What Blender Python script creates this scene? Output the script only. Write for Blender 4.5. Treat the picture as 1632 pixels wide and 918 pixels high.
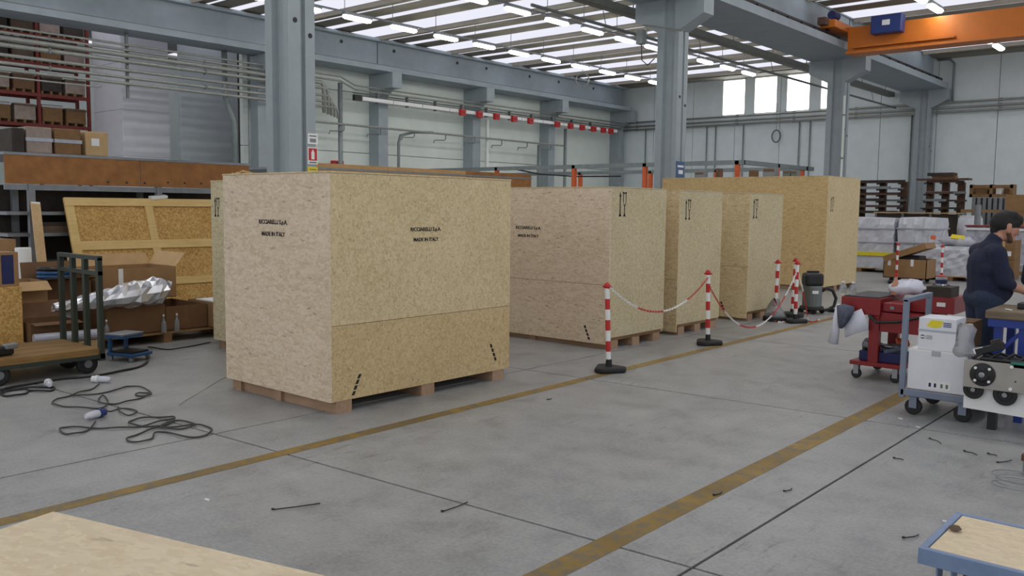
import bpy, bmesh, math, random
from mathutils import Vector, Matrix, Euler
random.seed(7)
sc = bpy.context.scene
for o in list(bpy.data.objects): bpy.data.objects.remove(o)
C = sc.collection
PI = math.pi

# ------------------------------------------------------------------ camera
CAM_H = 1.70
R_ = [[0.7565395934760433, -0.06841840918772023, 0.6503589507243865],
      [0.6538560862673816, 0.062477187814675664, -0.7540350253495339],
      [0.010957278594874519, 0.9956985097342426, 0.09200225953096414]]
cd = bpy.data.cameras.new('camera'); cam = bpy.data.objects.new('camera', cd); C.objects.link(cam)
cd.sensor_width = 36.0; cd.lens = 1400 / 1632 * 36.0; cd.clip_end = 300; cd.clip_start = .05
cam.matrix_world = Matrix.Translation((0, 0, CAM_H)) @ Matrix(R_).to_4x4()
sc.camera = cam

# ------------------------------------------------------------------ light and exposure
w = bpy.data.worlds.new('sky'); sc.world = w; w.use_nodes = True
bg = w.node_tree.nodes['Background']
bg.inputs[0].default_value = (0.93, 0.96, 1.0, 1); bg.inputs[1].default_value = 0.88
SKY_EMIT = 0.80      # daylight through the roof lights
LAMP_EMIT = 17.0      # fluorescent fittings
WINDOW_EMIT = 3.5
vs = sc.view_settings
vs.view_transform = 'Standard'; vs.look = 'None'; vs.gamma = 1.0; vs.use_curve_mapping = False
vs.exposure = 0.27

# ------------------------------------------------------------------ helpers
def ray(px, py):
    c = (px - 816.0, 459.0 - py, -1400.0)
    return Vector([sum(R_[i][j] * c[j] for j in range(3)) for i in range(3)])
O = Vector((0, 0, CAM_H))
def atz(px, py, z=0.0): r = ray(px, py); return O + r * ((z - CAM_H) / r.z)
def atx(px, py, x): r = ray(px, py); return O + r * (x / r.x)
def aty(px, py, y): r = ray(px, py); return O + r * (y / r.y)

def lin(c):
    return tuple(((v / 255) / 12.92 if v / 255 <= 0.04045 else ((v / 255 + 0.055) / 1.055) ** 2.4) for v in c) + (1.0,)

class N:
    def __init__(s, name):
        s.m = bpy.data.materials.new(name); s.m.use_nodes = True
        s.t = s.m.node_tree; s.b = s.t.nodes['Principled BSDF']
    def n(s, typ, **kw):
        x = s.t.nodes.new(typ)
        for k, v in kw.items(): setattr(x, k, v)
        return x
    def l(s, a, b): s.t.links.new(a, b)
    def ramp(s, fac, stops):
        r = s.n('ShaderNodeValToRGB'); e = r.color_ramp.elements
        while len(e) < len(stops): e.new(0.5)
        for i, (p, c) in enumerate(stops): e[i].position = p; e[i].color = c
        s.l(fac, r.inputs[0]); return r.outputs[0]
    def mix(s, fac, a, b, mode='MIX'):
        m = s.n('ShaderNodeMix', data_type='RGBA', blend_type=mode)
        if isinstance(fac, (int, float)): m.inputs[0].default_value = fac
        else: s.l(fac, m.inputs[0])
        for i, v in ((6, a), (7, b)):
            if isinstance(v, tuple): m.inputs[i].default_value = v
            else: s.l(v, m.inputs[i])
        return m.outputs[2]
    def noise(s, vec, scale, detail=4, rough=0.6):
        x = s.n('ShaderNodeTexNoise'); x.inputs['Scale'].default_value = scale
        x.inputs['Detail'].default_value = detail; x.inputs['Roughness'].default_value = rough
        if vec is not None: s.l(vec, x.inputs['Vector'])
        return x.outputs[0]
    def pos(s, world=False):
        if world: return s.n('ShaderNodeNewGeometry').outputs['Position']
        return s.n('ShaderNodeTexCoord').outputs['Object']
    def mapv(s, vec, scale=(1, 1, 1), rot=(0, 0, 0), loc=None):
        m = s.n('ShaderNodeMapping'); m.inputs['Scale'].default_value = scale; m.inputs['Rotation'].default_value = rot
        s.l(vec, m.inputs['Vector'])
        if loc is not None: s.l(loc, m.inputs['Location'])
        return m.outputs[0]
    def bump(s, h, strength=.2, dist=.01):
        b = s.n('ShaderNodeBump'); b.inputs['Strength'].default_value = strength; b.inputs['Distance'].default_value = dist
        s.l(h, b.inputs['Height']); s.l(b.outputs[0], s.b.inputs['Normal'])
    def set(s, rough=.6, metal=0.0, spec=None):
        s.b.inputs['Roughness'].default_value = rough; s.b.inputs['Metallic'].default_value = metal
        if spec is not None: s.b.inputs['Specular IOR Level'].default_value = spec
        return s.m

MAT = {}
def paint(name, rgb, rough=.55, metal=0.0, var=.12, scale=6.0, spec=None, world=False):
    k = N(name); c = lin(rgb)
    d = tuple(v * (1 - var) for v in c[:3]) + (1,); h = tuple(min(1, v * (1 + var)) for v in c[:3]) + (1,)
    p = k.pos(world)
    nz = k.noise(p, scale, 5)
    k.l(k.ramp(nz, [(.3, d), (.7, h)]), k.b.inputs['Base Color'])
    k.set(rough, metal, spec); MAT[name] = k.m; return k.m

def osb(name, a, b, c, dark=.35, world=False, soft=True):
    """oriented strand board: overlapping long flakes in several directions"""
    k = N(name); p = k.pos(world)
    inf = k.n('ShaderNodeObjectInfo')
    mul = k.n('ShaderNodeVectorMath', operation='MULTIPLY_ADD')
    k.l(inf.outputs['Random'], mul.inputs[0]); mul.inputs[1].default_value = (17, 11, 23); k.l(p, mul.inputs[2])
    p = mul.outputs[0]
    warp = k.n('ShaderNodeTexNoise'); warp.inputs['Scale'].default_value = 9; warp.inputs['Detail'].default_value = 2; k.l(p, warp.inputs['Vector'])
    ad = k.n('ShaderNodeVectorMath', operation='MULTIPLY_ADD'); k.l(warp.outputs[1], ad.inputs[0]); ad.inputs[1].default_value = (.05, .05, .05); k.l(p, ad.inputs[2])
    p2 = ad.outputs[0]
    outs = []; dist = []
    for rot, scl in (((.5, .9, .3), (12, 48, 44)), ((1.7, .4, 1.2), (11, 44, 50)), ((.9, 2.2, 2.0), (14, 52, 44))):
        v = k.n('ShaderNodeTexVoronoi'); v.inputs['Scale'].default_value = 1.0
        k.l(k.mapv(p2, scl, rot), v.inputs['Vector']); outs.append(v.outputs['Color']); dist.append(v.outputs['Distance'])
    sel = k.noise(p, 22, 2)
    s1 = k.ramp(sel, [(.45, (0, 0, 0, 1)), (.5, (1, 1, 1, 1))])
    s2 = k.ramp(k.noise(k.mapv(p, (1, 1, 1), (.3, .2, .1)), 17, 2), [(.5, (0, 0, 0, 1)), (.55, (1, 1, 1, 1))])
    m = k.mix(s2, k.mix(s1, outs[0], outs[1]), outs[2])
    sep = k.n('ShaderNodeSeparateColor'); k.l(m, sep.inputs[0])
    A, B, D = lin(a), lin(b), lin(c)
    if soft: D = tuple(.7 * d + .3 * e for d, e in zip(D, A))
    col = k.ramp(sep.outputs[0], [(.0, D), (.4, A), (.8, B), (1., tuple(min(1, v * 1.06) for v in B[:3]) + (1,))])
    # a few dark strands
    v = k.n('ShaderNodeTexVoronoi'); v.inputs['Scale'].default_value = 1.0
    k.l(k.mapv(p2, (11, 46, 40), (1.1, .5, 2.6)), v.inputs['Vector'])
    sp = k.n('ShaderNodeSeparateColor'); k.l(v.outputs['Color'], sp.inputs[0])
    hit = k.ramp(sp.outputs[1], [(.935, (0, 0, 0, 1)), (.945, (.85, .85, .85, 1))])
    near = k.ramp(v.outputs['Distance'], [(.28, (1, 1, 1, 1)), (.40, (0, 0, 0, 1))])
    f = k.n('ShaderNodeMath', operation='MULTIPLY'); k.l(hit, f.inputs[0]); k.l(near, f.inputs[1])
    col = k.mix(f.outputs[0], col, tuple(v * dark for v in D[:3]) + (1,))
    # soft large drift of tone from board to board
    big = k.noise(p, 1.6, 3)
    col = k.mix(.45, col, k.ramp(big, [(.3, A), (.7, B)]))
    k.l(col, k.b.inputs['Base Color']); k.bump(sep.outputs[1], .15, .003)
    MAT[name] = k.set(.75, 0, .25); return k.m

def wood(name, a, b, axis=2, rough=.7):
    k = N(name); p = k.pos()
    inf = k.n('ShaderNodeObjectInfo'); mul = k.n('ShaderNodeVectorMath', operation='MULTIPLY_ADD')
    k.l(inf.outputs['Random'], mul.inputs[0]); mul.inputs[1].default_value = (9, 5, 7); k.l(p, mul.inputs[2])
    s = [30, 30, 30]; s[axis] = 2.5
    nz = k.noise(k.mapv(mul.outputs[0], tuple(s)), 1.0, 4)
    big = k.noise(mul.outputs[0], 2.5, 2)
    col = k.mix(.4, k.ramp(nz, [(.3, lin(a)), (.7, lin(b))]), k.ramp(big, [(.35, lin(a)), (.65, lin(b))]))
    k.l(col, k.b.inputs['Base Color']); MAT[name] = k.set(rough, 0, .25); return k.m

def emit(name, rgb, strength):
    m = bpy.data.materials.new(name); m.use_nodes = True; t = m.node_tree
    t.nodes.remove(t.nodes['Principled BSDF'])
    e = t.nodes.new('ShaderNodeEmission'); e.inputs[0].default_value = rgb + (1,); e.inputs[1].default_value = strength
    t.links.new(e.outputs[0], t.nodes['Material Output'].inputs[0]); MAT[name] = m; return m

# ---- mesh builder
class MB:
    def __init__(s): s.v = []; s.f = []; s.mi = []; s.cur = 0
    def _add(s, vs, fs):
        b = len(s.v); s.v += [tuple(x) for x in vs]; s.f += [tuple(b + i for i in f) for f in fs]; s.mi += [s.cur] * len(fs); return s
    def box(s, a, b):
        x0, y0, z0 = a; x1, y1, z1 = b
        if x0 > x1: x0, x1 = x1, x0
        if y0 > y1: y0, y1 = y1, y0
        if z0 > z1: z0, z1 = z1, z0
        return s._add([(x0, y0, z0), (x1, y0, z0), (x1, y1, z0), (x0, y1, z0), (x0, y0, z1), (x1, y0, z1), (x1, y1, z1), (x0, y1, z1)],
                      [(0, 3, 2, 1), (4, 5, 6, 7), (0, 1, 5, 4), (1, 2, 6, 5), (2, 3, 7, 6), (3, 0, 4, 7)])
    def cbox(s, c, size, rot=(0, 0, 0)):
        M = Euler(rot).to_matrix(); c = Vector(c); h = [v / 2 for v in size]
        pts = [c + M @ Vector((sx * h[0], sy * h[1], sz * h[2])) for sx, sy, sz in
               ((-1, -1, -1), (1, -1, -1), (1, 1, -1), (-1, 1, -1), (-1, -1, 1), (1, -1, 1), (1, 1, 1), (-1, 1, 1))]
        return s._add(pts, [(0, 3, 2, 1), (4, 5, 6, 7), (0, 1, 5, 4), (1, 2, 6, 5), (2, 3, 7, 6), (3, 0, 4, 7)])
    def bar(s, p0, p1, wd, ht, up=(0, 0, 1)):
        p0, p1 = Vector(p0), Vector(p1); d = (p1 - p0).normalized(); u = Vector(up)
        if abs(d.dot(u)) > .98: u = Vector((1, 0, 0))
        a = d.cross(u).normalized() * (wd / 2); b = a.cross(d).normalized() * (ht / 2)
        pts = [p0 - a - b, p0 + a - b, p0 + a + b, p0 - a + b, p1 - a - b, p1 + a - b, p1 + a + b, p1 - a + b]
        return s._add(pts, [(0, 1, 2, 3), (7, 6, 5, 4), (0, 4, 5, 1), (1, 5, 6, 2), (2, 6, 7, 3), (3, 7, 4, 0)])
    def tube(s, pts, r, n=8, cap=True, closed=False):
        pts = [Vector(p) for p in pts]; m = len(pts)
        rs = r if isinstance(r, (list, tuple)) else [r] * m
        prev = None; rings = []
        for i, p in enumerate(pts):
            if closed: d = pts[(i + 1) % m] - pts[i - 1]
            else: d = (pts[min(i + 1, m - 1)] - pts[max(i - 1, 0)])
            d.normalize()
            if prev is None:
                u = Vector((0, 0, 1)) if abs(d.z) < .9 else Vector((1, 0, 0)); a = d.cross(u).normalized()
            else:
                a = (prev - d * prev.dot(d))
                if a.length < 1e-5: a = d.orthogonal()
                a.normalize()
            b = d.cross(a); prev = a
            rings.append([p + (a * math.cos(t) + b * math.sin(t)) * rs[i] for t in [2 * PI * j / n for j in range(n)]])
        vs = [q for rg in rings for q in rg]; fs = []
        for i in range(m if closed else m - 1):
            k = (i + 1) % m
            for j in range(n): fs.append((i * n + j, i * n + (j + 1) % n, k * n + (j + 1) % n, k * n + j))
        if cap and not closed: fs.append(tuple(range(n - 1, -1, -1))); fs.append(tuple((m - 1) * n + j for j in range(n)))
        return s._add(vs, fs)
    def cyl(s, p0, p1, r, n=12): return s.tube([p0, p1], r, n)
    def lathe(s, prof, c=(0, 0, 0), n=16, axis='z'):
        vs = []; fs = []; m = len(prof)
        for r, h in prof:
            for j in range(n):
                t = 2 * PI * j / n; x, y = r * math.cos(t), r * math.sin(t)
                v = (x, y, h) if axis == 'z' else ((x, h, y) if axis == 'y' else (h, x, y))
                vs.append((v[0] + c[0], v[1] + c[1], v[2] + c[2]))
        for i in range(m - 1):
            for j in range(n): fs.append((i * n + j, i * n + (j + 1) % n, (i + 1) * n + (j + 1) % n, (i + 1) * n + j))
        fs.append(tuple(range(n - 1, -1, -1))); fs.append(tuple((m - 1) * n + j for j in range(n)))
        return s._add(vs, fs)
    def prism(s, poly, o, u, v, t):
        """2D polygon (u,v) placed at o, extruded t along u x v"""
        o, u, v = Vector(o), Vector(u), Vector(v); nrm = u.cross(v).normalized() * t; n = len(poly)
        a = [o + u * x + v * y for x, y in poly]
        return s._add(a + [p + nrm for p in a], [tuple(range(n - 1, -1, -1)), tuple(range(n, 2 * n))] +
                      [(i, (i + 1) % n, n + (i + 1) % n, n + i) for i in range(n)])
    def mesh(s, name, mats):
        me = bpy.data.meshes.new(name); me.from_pydata(s.v, [], s.f)
        mats = mats if isinstance(mats, (list, tuple)) else [mats]
        for m in mats: me.materials.append(MAT[m] if isinstance(m, str) else m)
        if len(mats) > 1:
            for p, i in zip(me.polygons, s.mi): p.material_index = i
        bm = bmesh.new(); bm.from_mesh(me); bmesh.ops.recalc_face_normals(bm, faces=bm.faces); bm.to_mesh(me); bm.free()
        me.update(); return me
    def build(s, name, mats, parent=None, smooth=False, bevel=0, loc=(0, 0, 0)):
        me = s.mesh(name, mats)
        if smooth:
            for p in me.polygons: p.use_smooth = True
        return put(name, me, parent, loc, bevel)

def put(name, me, parent=None, loc=(0, 0, 0), bevel=0, rz=0):
    o = bpy.data.objects.new(name, me); C.objects.link(o); o.location = loc; o.rotation_euler = (0, 0, rz)
    if parent is not None: o.parent = parent
    if bevel:
        b = o.modifiers.new('bevel', 'BEVEL'); b.width = bevel; b.segments = 2; b.limit_method = 'ANGLE'; b.angle_limit = .7
    return o
def thing(name, label, cat, loc=(0, 0, 0), rz=0, group=None):
    o = bpy.data.objects.new(name, None); C.objects.link(o); o.empty_display_size = .1
    o.location = loc; o.rotation_euler = (0, 0, rz)
    return tag(o, label, cat, group)
def tag(o, label, cat, group=None):
    o['label'] = label; o['category'] = cat
    if group: o['group'] = group
    return o
def struct(o): o['kind'] = 'structure'; return o
def copy_tree(o, parent=None):
    c = o.copy(); C.objects.link(c)
    if parent is not None: c.parent = parent
    for ch in list(o.children): copy_tree(ch, c)
    return c
def rounded(me, lv=1):
    pass
ORD = ['first', 'second', 'third', 'fourth', 'fifth', 'sixth', 'seventh', 'eighth', 'ninth', 'tenth', 'eleventh', 'twelfth',
       'thirteenth', 'fourteenth', 'fifteenth', 'sixteenth', 'seventeenth', 'eighteenth', 'nineteenth', 'twentieth']

def text_mesh(body, size, mat, depth=.0015, bold=0.0):
    cu = bpy.data.curves.new('lettering', 'FONT'); cu.body = body; cu.size = size; cu.extrude = depth; cu.align_x = 'CENTER'; cu.offset = bold
    cu.resolution_u = 2
    t = bpy.data.objects.new('tmp', cu); C.objects.link(t)
    dg = bpy.context.evaluated_depsgraph_get(); dg.update()
    me = bpy.data.meshes.new_from_object(t.evaluated_get(dg))
    bpy.data.objects.remove(t); me.materials.clear(); me.materials.append(MAT[mat]); return me
def lettering(name, body, size, mat, parent, loc, face='-y', depth=.0015, bold=0.0):
    o = put(name, text_mesh(body, size, mat, depth, bold), parent, loc); o['kind'] = 'stuff'
    o.rotation_euler = {'-y': (PI / 2, 0, 0), '+x': (PI / 2, 0, PI / 2), '+z': (0, 0, 0)}[face]
    return o

# ------------------------------------------------------------------ materials
osb('osb', (198, 178, 138), (214, 197, 158), (168, 138, 94))
osb('osb_pink', (206, 186, 160), (220, 203, 180), (178, 148, 118))
osb('osb_gold', (188, 160, 112), (205, 178, 128), (162, 126, 78))
osb('osb_grey', (188, 174, 140), (206, 193, 160), (156, 134, 98))
osb('osb_coarse', (176, 134, 72), (216, 178, 112), (128, 88, 40), .6, soft=False)
osb('osb_pale', (216, 199, 168), (226, 210, 180), (204, 182, 148), .5)
wood('timber', (190, 155, 110), (214, 184, 140), 0)
wood('bearer_wood', (146, 118, 94), (176, 146, 120), 0)
osb('osb_low', (190, 166, 122), (206, 184, 140), (160, 128, 84))
wood('pale_ply', (176, 138, 92), (196, 158, 108), 1)
wood('pine', (205, 172, 108), (226, 196, 136), 1)
wood('old_timber', (120, 92, 62), (150, 118, 82), 0)

wood('cart_wood', (112, 84, 48), (150, 118, 70), 1)
wood('bench_wood', (100, 88, 74), (138, 122, 102), 0)
paint('red_ply', (146, 98, 50), .7, 0, .22, 5)
paint('stubble', (96, 68, 56), .8, 0, .2, 60)
paint('column_paint', (150, 160, 165), .55, 0, .07, 2.5)
paint('girder_paint', (146, 157, 164), .55, 0, .08, 2.0)
paint('wall_paint', (216, 224, 217), .6, 0, .05, 1.5)
paint('wall_blue', (214, 223, 225), .6, 0, .05, 1.5)
paint('tower_white', (222, 223, 228), .4, 0, .04, 2)
paint('roof_concrete', (138, 132, 120), .8, 0, .12, 2)
paint('deck', (150, 150, 150), .8)
paint('pipe', (150, 152, 145), .4, .3, .1)
paint('pipe_dark', (105, 110, 108), .45, .3, .1)
paint('conduit', (128, 136, 136), .45, .3)
paint('black', (22, 22, 24), .5)
paint('rubber', (30, 30, 32), .7)
paint('ink', (26, 24, 24), .8, 0, .3, 90)
paint('crane_orange', (194, 108, 26), .45, 0, .08, 3)
paint('orange', (205, 92, 40), .5, 0, .1)
paint('crane_blue', (34, 52, 112), .4, 0, .1)
paint('rack_red', (122, 48, 40), .6, 0, .15)
paint('steel', (150, 152, 156), .35, .8, .1)
paint('steel_plate', (168, 164, 158), .35, .6, .08)
paint('galv', (128, 132, 136), .45, .5, .12)
paint('cable_tray', (120, 120, 112), .5, .3)
paint('white', (228, 228, 226), .5, 0, .03)
paint('box_white', (218, 220, 226), .6, 0, .04)
paint('red', (186, 34, 34), .45, 0, .08)
paint('red_dark', (134, 24, 28), .45, 0, .15)
paint('card', (150, 116, 78), .8, 0, .1)
paint('card_light', (190, 158, 112), .8, 0, .08)
paint('card_dark', (112, 82, 54), .8, 0, .12)
paint('yellow', (222, 204, 40), .6, 0, .05)
paint('blue_frame', (40, 66, 134), .45, 0, .1)
paint('trolley_grey', (118, 128, 146), .45, 0, .1)
paint('dolly_blue', (120, 140, 172), .5, 0, .12)
paint('film', (200, 202, 210), .3, 0, .1, 7)
paint('film_grey', (172, 174, 184), .3, 0, .1, 6)
paint('film_dark', (150, 132, 120), .35, 0, .2, 5)
paint('foil', (214, 215, 220), .22, .68, .08, 12)
paint('skin', (188, 138, 114), .55, 0, .08, 20)
paint('sweater', (26, 32, 56), .9, 0, .2, 30)
paint('jeans', (40, 52, 74), .9, 0, .2, 40)
paint('hair', (17, 14, 13), .7, 0, .3, 60)
paint('shoe', (36, 32, 30), .6)
paint('cloth_grey', (84, 90, 106), .9, 0, .25, 25)
paint('cloth_white', (214, 216, 228), .85, 0, .05)
paint('bench_blue', (34, 58, 140), .45, 0, .12)
paint('scale_blue', (34, 78, 122), .45)
paint('green', (30, 120, 100), .5)
paint('dark_green', (46, 54, 46), .55, .2)
paint('dark_stuff', (58, 50, 44), .8, 0, .3, 5)
paint('mid_stuff', (96, 80, 64), .8, 0, .3, 5)
paint('rust', (92, 66, 52), .8, 0, .3, 8)
paint('poster_blue', (66, 92, 130), .6, 0, .35, 30)
paint('brown_box', (128, 96, 60), .8, 0, .15)
paint('plastic_clear', (206, 208, 212), .2, 0, .05)
paint('film_clear', (222, 222, 226), .25, 0, .05)
paint('cable_dark', (58, 58, 56), .6)
paint('navy', (30, 36, 84), .7)
for nm_ in ('plastic_clear', 'film_clear'):
    b_ = MAT[nm_].node_tree.nodes['Principled BSDF']; b_.inputs['Transmission Weight'].default_value = .75
emit('skylight', (.88, .885, 1.0), SKY_EMIT)
emit('lamp', (1.0, .98, .92), LAMP_EMIT)
emit('window_light', (.93, .97, 1.0), WINDOW_EMIT)

def floor_mat():
    k = N('concrete'); p = k.pos(True)
    big = k.noise(p, .55, 5, .6); mid = k.noise(p, 3.2, 6, .7); fine = k.noise(p, 45, 3, .6)
    streak = k.noise(k.mapv(p, (6, 1.2, 1), (0, 0, .5)), 1.6, 5, .7)
    col = k.ramp(big, [(.3, lin((126, 127, 126))), (.7, lin((164, 164, 162)))])
    col = k.mix(.5, col, k.ramp(mid, [(.34, lin((104, 104, 104))), (.48, lin((144, 145, 144))), (.66, lin((170, 170, 166)))]))
    scuff = k.noise(k.mapv(p, (9, 2.2, 1), (0, 0, 1.1)), 1.3, 8, .8)
    patch = k.noise(p, .9, 3, .5)
    sm = k.n('ShaderNodeMath', operation='MULTIPLY'); k.l(k.ramp(scuff, [(.54, (0, 0, 0, 1)), (.66, (1, 1, 1, 1))]), sm.inputs[0]); k.l(k.ramp(patch, [(.45, (0, 0, 0, 1)), (.65, (.8, .8, .8, 1))]), sm.inputs[1])
    col = k.mix(sm.outputs[0], col, lin((80, 80, 80)))
    col = k.mix(k.ramp(streak, [(.60, (0, 0, 0, 1)), (.78, (.45, .45, .45, 1))]), col, lin((96, 96, 95)))
    col = k.mix(.16, col, k.ramp(fine, [(.3, lin((80, 80, 80))), (.7, lin((200, 200, 198)))]))
    k.l(col, k.b.inputs['Base Color'])
    k.l(k.ramp(mid, [(.3, (.34, .34, .34, 1)), (.7, (.5, .5, .5, 1))]), k.b.inputs['Roughness'])
    k.b.inputs['Specular IOR Level'].default_value = .4
    k.bump(mid, .04, .01); MAT['concrete'] = k.m
    k = N('joint'); k.b.inputs['Base Color'].default_value = lin((52, 52, 52)); MAT['joint'] = k.set(.9)
    k = N('yellow_line'); p = k.pos(True)
    wear = k.noise(p, 9, 8, .75); tone = k.noise(p, 1.2, 4)
    y = k.ramp(tone, [(.35, lin((120, 96, 42))), (.65, lin((156, 126, 56)))])
    k.l(k.mix(k.ramp(wear, [(.46, (0, 0, 0, 1)), (.6, (.85, .85, .85, 1))]), y, lin((104, 100, 90))), k.b.inputs['Base Color'])
    MAT['yellow_line'] = k.set(.55, 0, .3)
floor_mat()
# ================================================================== SETTING
LX, CX, BY = -28.5, -12.0, 42.0
XR = 9.0
# ---- floor: base with slab pieces, joints are the gaps
floor = struct(MB().box((-44, -6, -.2), (XR + 3, BY + .4, -.012)).build('floor', 'joint'))
SX, SY, SK, GAP = 3.85, 3.6, .06, .018
sl = MB(); a, b = SX - GAP, SY - GAP
sl._add([(0, 0, -.03), (a, SK * a, -.03), (a, SK * a + b, -.03), (0, b, -.03), (0, 0, 0), (a, SK * a, 0), (a, SK * a + b, 0), (0, b, 0)],
        [(0, 3, 2, 1), (4, 5, 6, 7), (0, 1, 5, 4), (1, 2, 6, 5), (2, 3, 7, 6), (3, 0, 4, 7)])
slab = sl.mesh('floor_slab', 'concrete')
for i in range(-10, 4):
    for j in range(-3, 12):
        x = -5.82 + SX * i; y = 3.48 + SY * j + SK * (x + 4.6)
        if x > XR or y > BY + 1 or y < -8: continue
        put('floor_slab', slab, floor, (x, y, 0))
for x0, x1 in ((-4.94, -5.2),):
    m = MB(); m._add([(x0 - .06, -4, .0015), (x0 + .06, -4, .0015), (x1 + .06, 16.5, .0015), (x1 - .06, 16.5, .0015)], [(0, 1, 2, 3)])
    m.build('yellow_line', 'yellow_line', floor)
m = MB(); m._add([(-2.46, -4, .0015), (-2.31, -4, .0015), (-2.43, 11, .0015), (-2.58, 11, .0015)], [(0, 1, 2, 3)])
m.build('yellow_line', 'yellow_line', floor)

# ---- left wall: panels between pilasters
wl = struct(MB().box((LX - .3, 18.0, 0), (LX - .2, BY, 8.6)).build('wall_left', 'joint'))
ys = [18.0, 24.15, 29.75, 35.3, BY]; zs = [0, 1.42, 3.83, 6.24, 8.6]
for i in range(4):
    for j in range(4):
        MB().box((LX - .2, ys[i] + .012, zs[j] + .012), (LX, ys[i + 1] - .012, zs[j + 1] - .012)).build('wall_panel', 'wall_paint', wl)
# ---- back wall: tall vertical panels with window openings
wb = struct(MB().box((LX - .2, BY + .2, 0), (XR + 2, BY + .3, 8.6)).build('wall_back', 'joint'))
wins = [(-22.0, -20.7), (-20.25, -19.0), (-18.55, -17.33), (-16.85, -15.6)]
x = LX
while x < XR:
    x2 = x + 2.42
    # panels stop below and above the windows where these are let in
    cuts = sorted([(max(a, x), min(b, x2)) for a, b in wins if a < x2 and b > x])
    m = MB()
    if not cuts: m.box((x + .012, BY, 0), (x2 - .012, BY + .2, 8.6))
    else:
        m.box((x + .012, BY, 0), (x2 - .012, BY + .2, 6.5)); m.box((x + .012, BY, 8.32), (x2 - .012, BY + .2, 8.6))
        e = x + .012
        for a, b in cuts:
            if a - e > .02: m.box((e, BY, 6.5), (a, BY + .2, 8.32))
            e = b
        if x2 - .012 - e > .02: m.box((e, BY, 6.5), (x2 - .012, BY + .2, 8.32))
    m.build('wall_panel', 'wall_blue' if x > -40 else 'wall_paint', wb)
    x = x2
for i, (a, b) in enumerate(wins):
    wn = struct(MB().box((a, BY + .1, 6.5), (b, BY + .12, 8.32)).build('window_%d' % (i + 1), 'window_light'))
    f = MB()
    for q in ((a, BY - .01, 6.5, a + .05, 8.32), (b - .05, BY - .01, 6.5, b, 8.32)): f.box((q[0], q[1], q[2]), (q[3], BY + .1, q[4]))
    f.box((a, BY - .01, 6.5), (b, BY + .1, 6.55)); f.box((a, BY - .01, 8.27), (b, BY + .1, 8.32))
    f.build('window_frame', 'white', wn)

# ---- side hall beyond the opening on the left
struct(MB().box((-42.2, -6, 0), (-42, BY, 9.2)).build('wall_side_hall', 'wall_paint'))
ws = struct(MB().box((-32.3, 17.6, 0), (-32.1, 27, 9)).build('wall_inner', 'wall_blue'))


# ---- roof: concrete members across the hall with roof lights between them
ceil = struct(MB().box((-42.2, -6, 9.0), (XR + 2, BY + .3, 9.2)).build('ceiling', 'deck'))
MB().box((-42, -6, 8.75), (LX - .3, BY, 8.95)).build('side_hall_soffit', 'deck', ceil)
for y in (1.5, 5.5, 9.5, 13.5, 17.5, 21.5): MB().box((-41, y, 8.72), (-29.4, y + 2.0, 8.745)).build('skylight_panel', 'skylight', ceil)
P, Y0 = 4.05, 23.62
for bay, (xa, xb) in enumerate(((LX, -12.35), (-11.65, XR + 1))):
    rib = MB().box((xa, 0, 8.27), (xb, .05, 8.44)).mesh('roof_rib', 'roof_concrete')
    p0 = MB().box((xa, 0, 8.40), (xb, .64, 8.415)).mesh('roof_member', 'roof_concrete')
    p1 = MB().box((xa, 0, 8.40), (xb, .74, 8.415)).mesh('roof_member', 'roof_concrete')
    p2 = MB().box((xa, -.06, 8.40), (xb, .74, 8.415)).mesh('roof_member', 'roof_concrete')
    s1 = MB().box((xa, 0, 8.43), (xb, .22, 8.44)).mesh('skylight_panel', 'skylight')
    s2 = MB().box((xa, 0, 8.43), (xb, .62, 8.44)).mesh('skylight_panel', 'skylight')
    s3 = MB().box((xa, 0, 8.43), (xb, 1.43, 8.44)).mesh('skylight_panel', 'skylight')
    for k in range(-7, 5):
        y = Y0 + P * k
        if y > 41: continue
        put('roof_rib', rib, ceil, (0, y, 0)); put('roof_member', p0, ceil, (0, y, 0))
        put('skylight_panel', s1, ceil, (0, y + .62, 0))
        if y + 1.5 < BY: put('roof_member', p1, ceil, (0, y + .80, 0)); put('skylight_panel', s2, ceil, (0, y + 1.44, 0))
        if y + 2.7 < BY: put('roof_member', p2, ceil, (0, y + 2.03, 0))
        if y + P < BY: put('skylight_panel', s3, ceil, (0, y + 2.64, 0))
    MB().box((xa, 41.0, 8.35), (xb, BY, 8.5)).build('roof_member', 'roof_concrete', ceil)

# ---- crane girders
gl = tag(thing('crane_girder', '', ''), 'long grey concrete crane girder along the left wall on corbels', 'girder')
m = MB().box((-28.15, -6, 7.2), (-27.75, 41.3, 8.3)).build('web', 'girder_paint', gl)
MB().box((-28.3, -6, 7.02), (-27.1, 41.3, 7.22)).build('bottom_flange', 'girder_paint', gl)
MB().box((-28.2, -6, 8.22), (-27.5, 41.6, 8.36)).build('top_flange', 'girder_paint', gl, bevel=.05)
for y in (21.9, 24.6, 28.3, 30.2, 33.3, 35.6, 38.6): MB().lathe([(.07, 0), (.07, .02)], (-27.75, y, 8.0), 10, 'x').build('anchor_hole', 'black', gl)
MB().box((-27.76, 23.7, 7.2), (-27.742, 23.73, 8.22)).build('joint_line', 'joint', gl)
MB().box((-27.4, -6, 7.22), (-27.25, 41, 7.28)).build('crane_rail', 'pipe_dark', gl)

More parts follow.
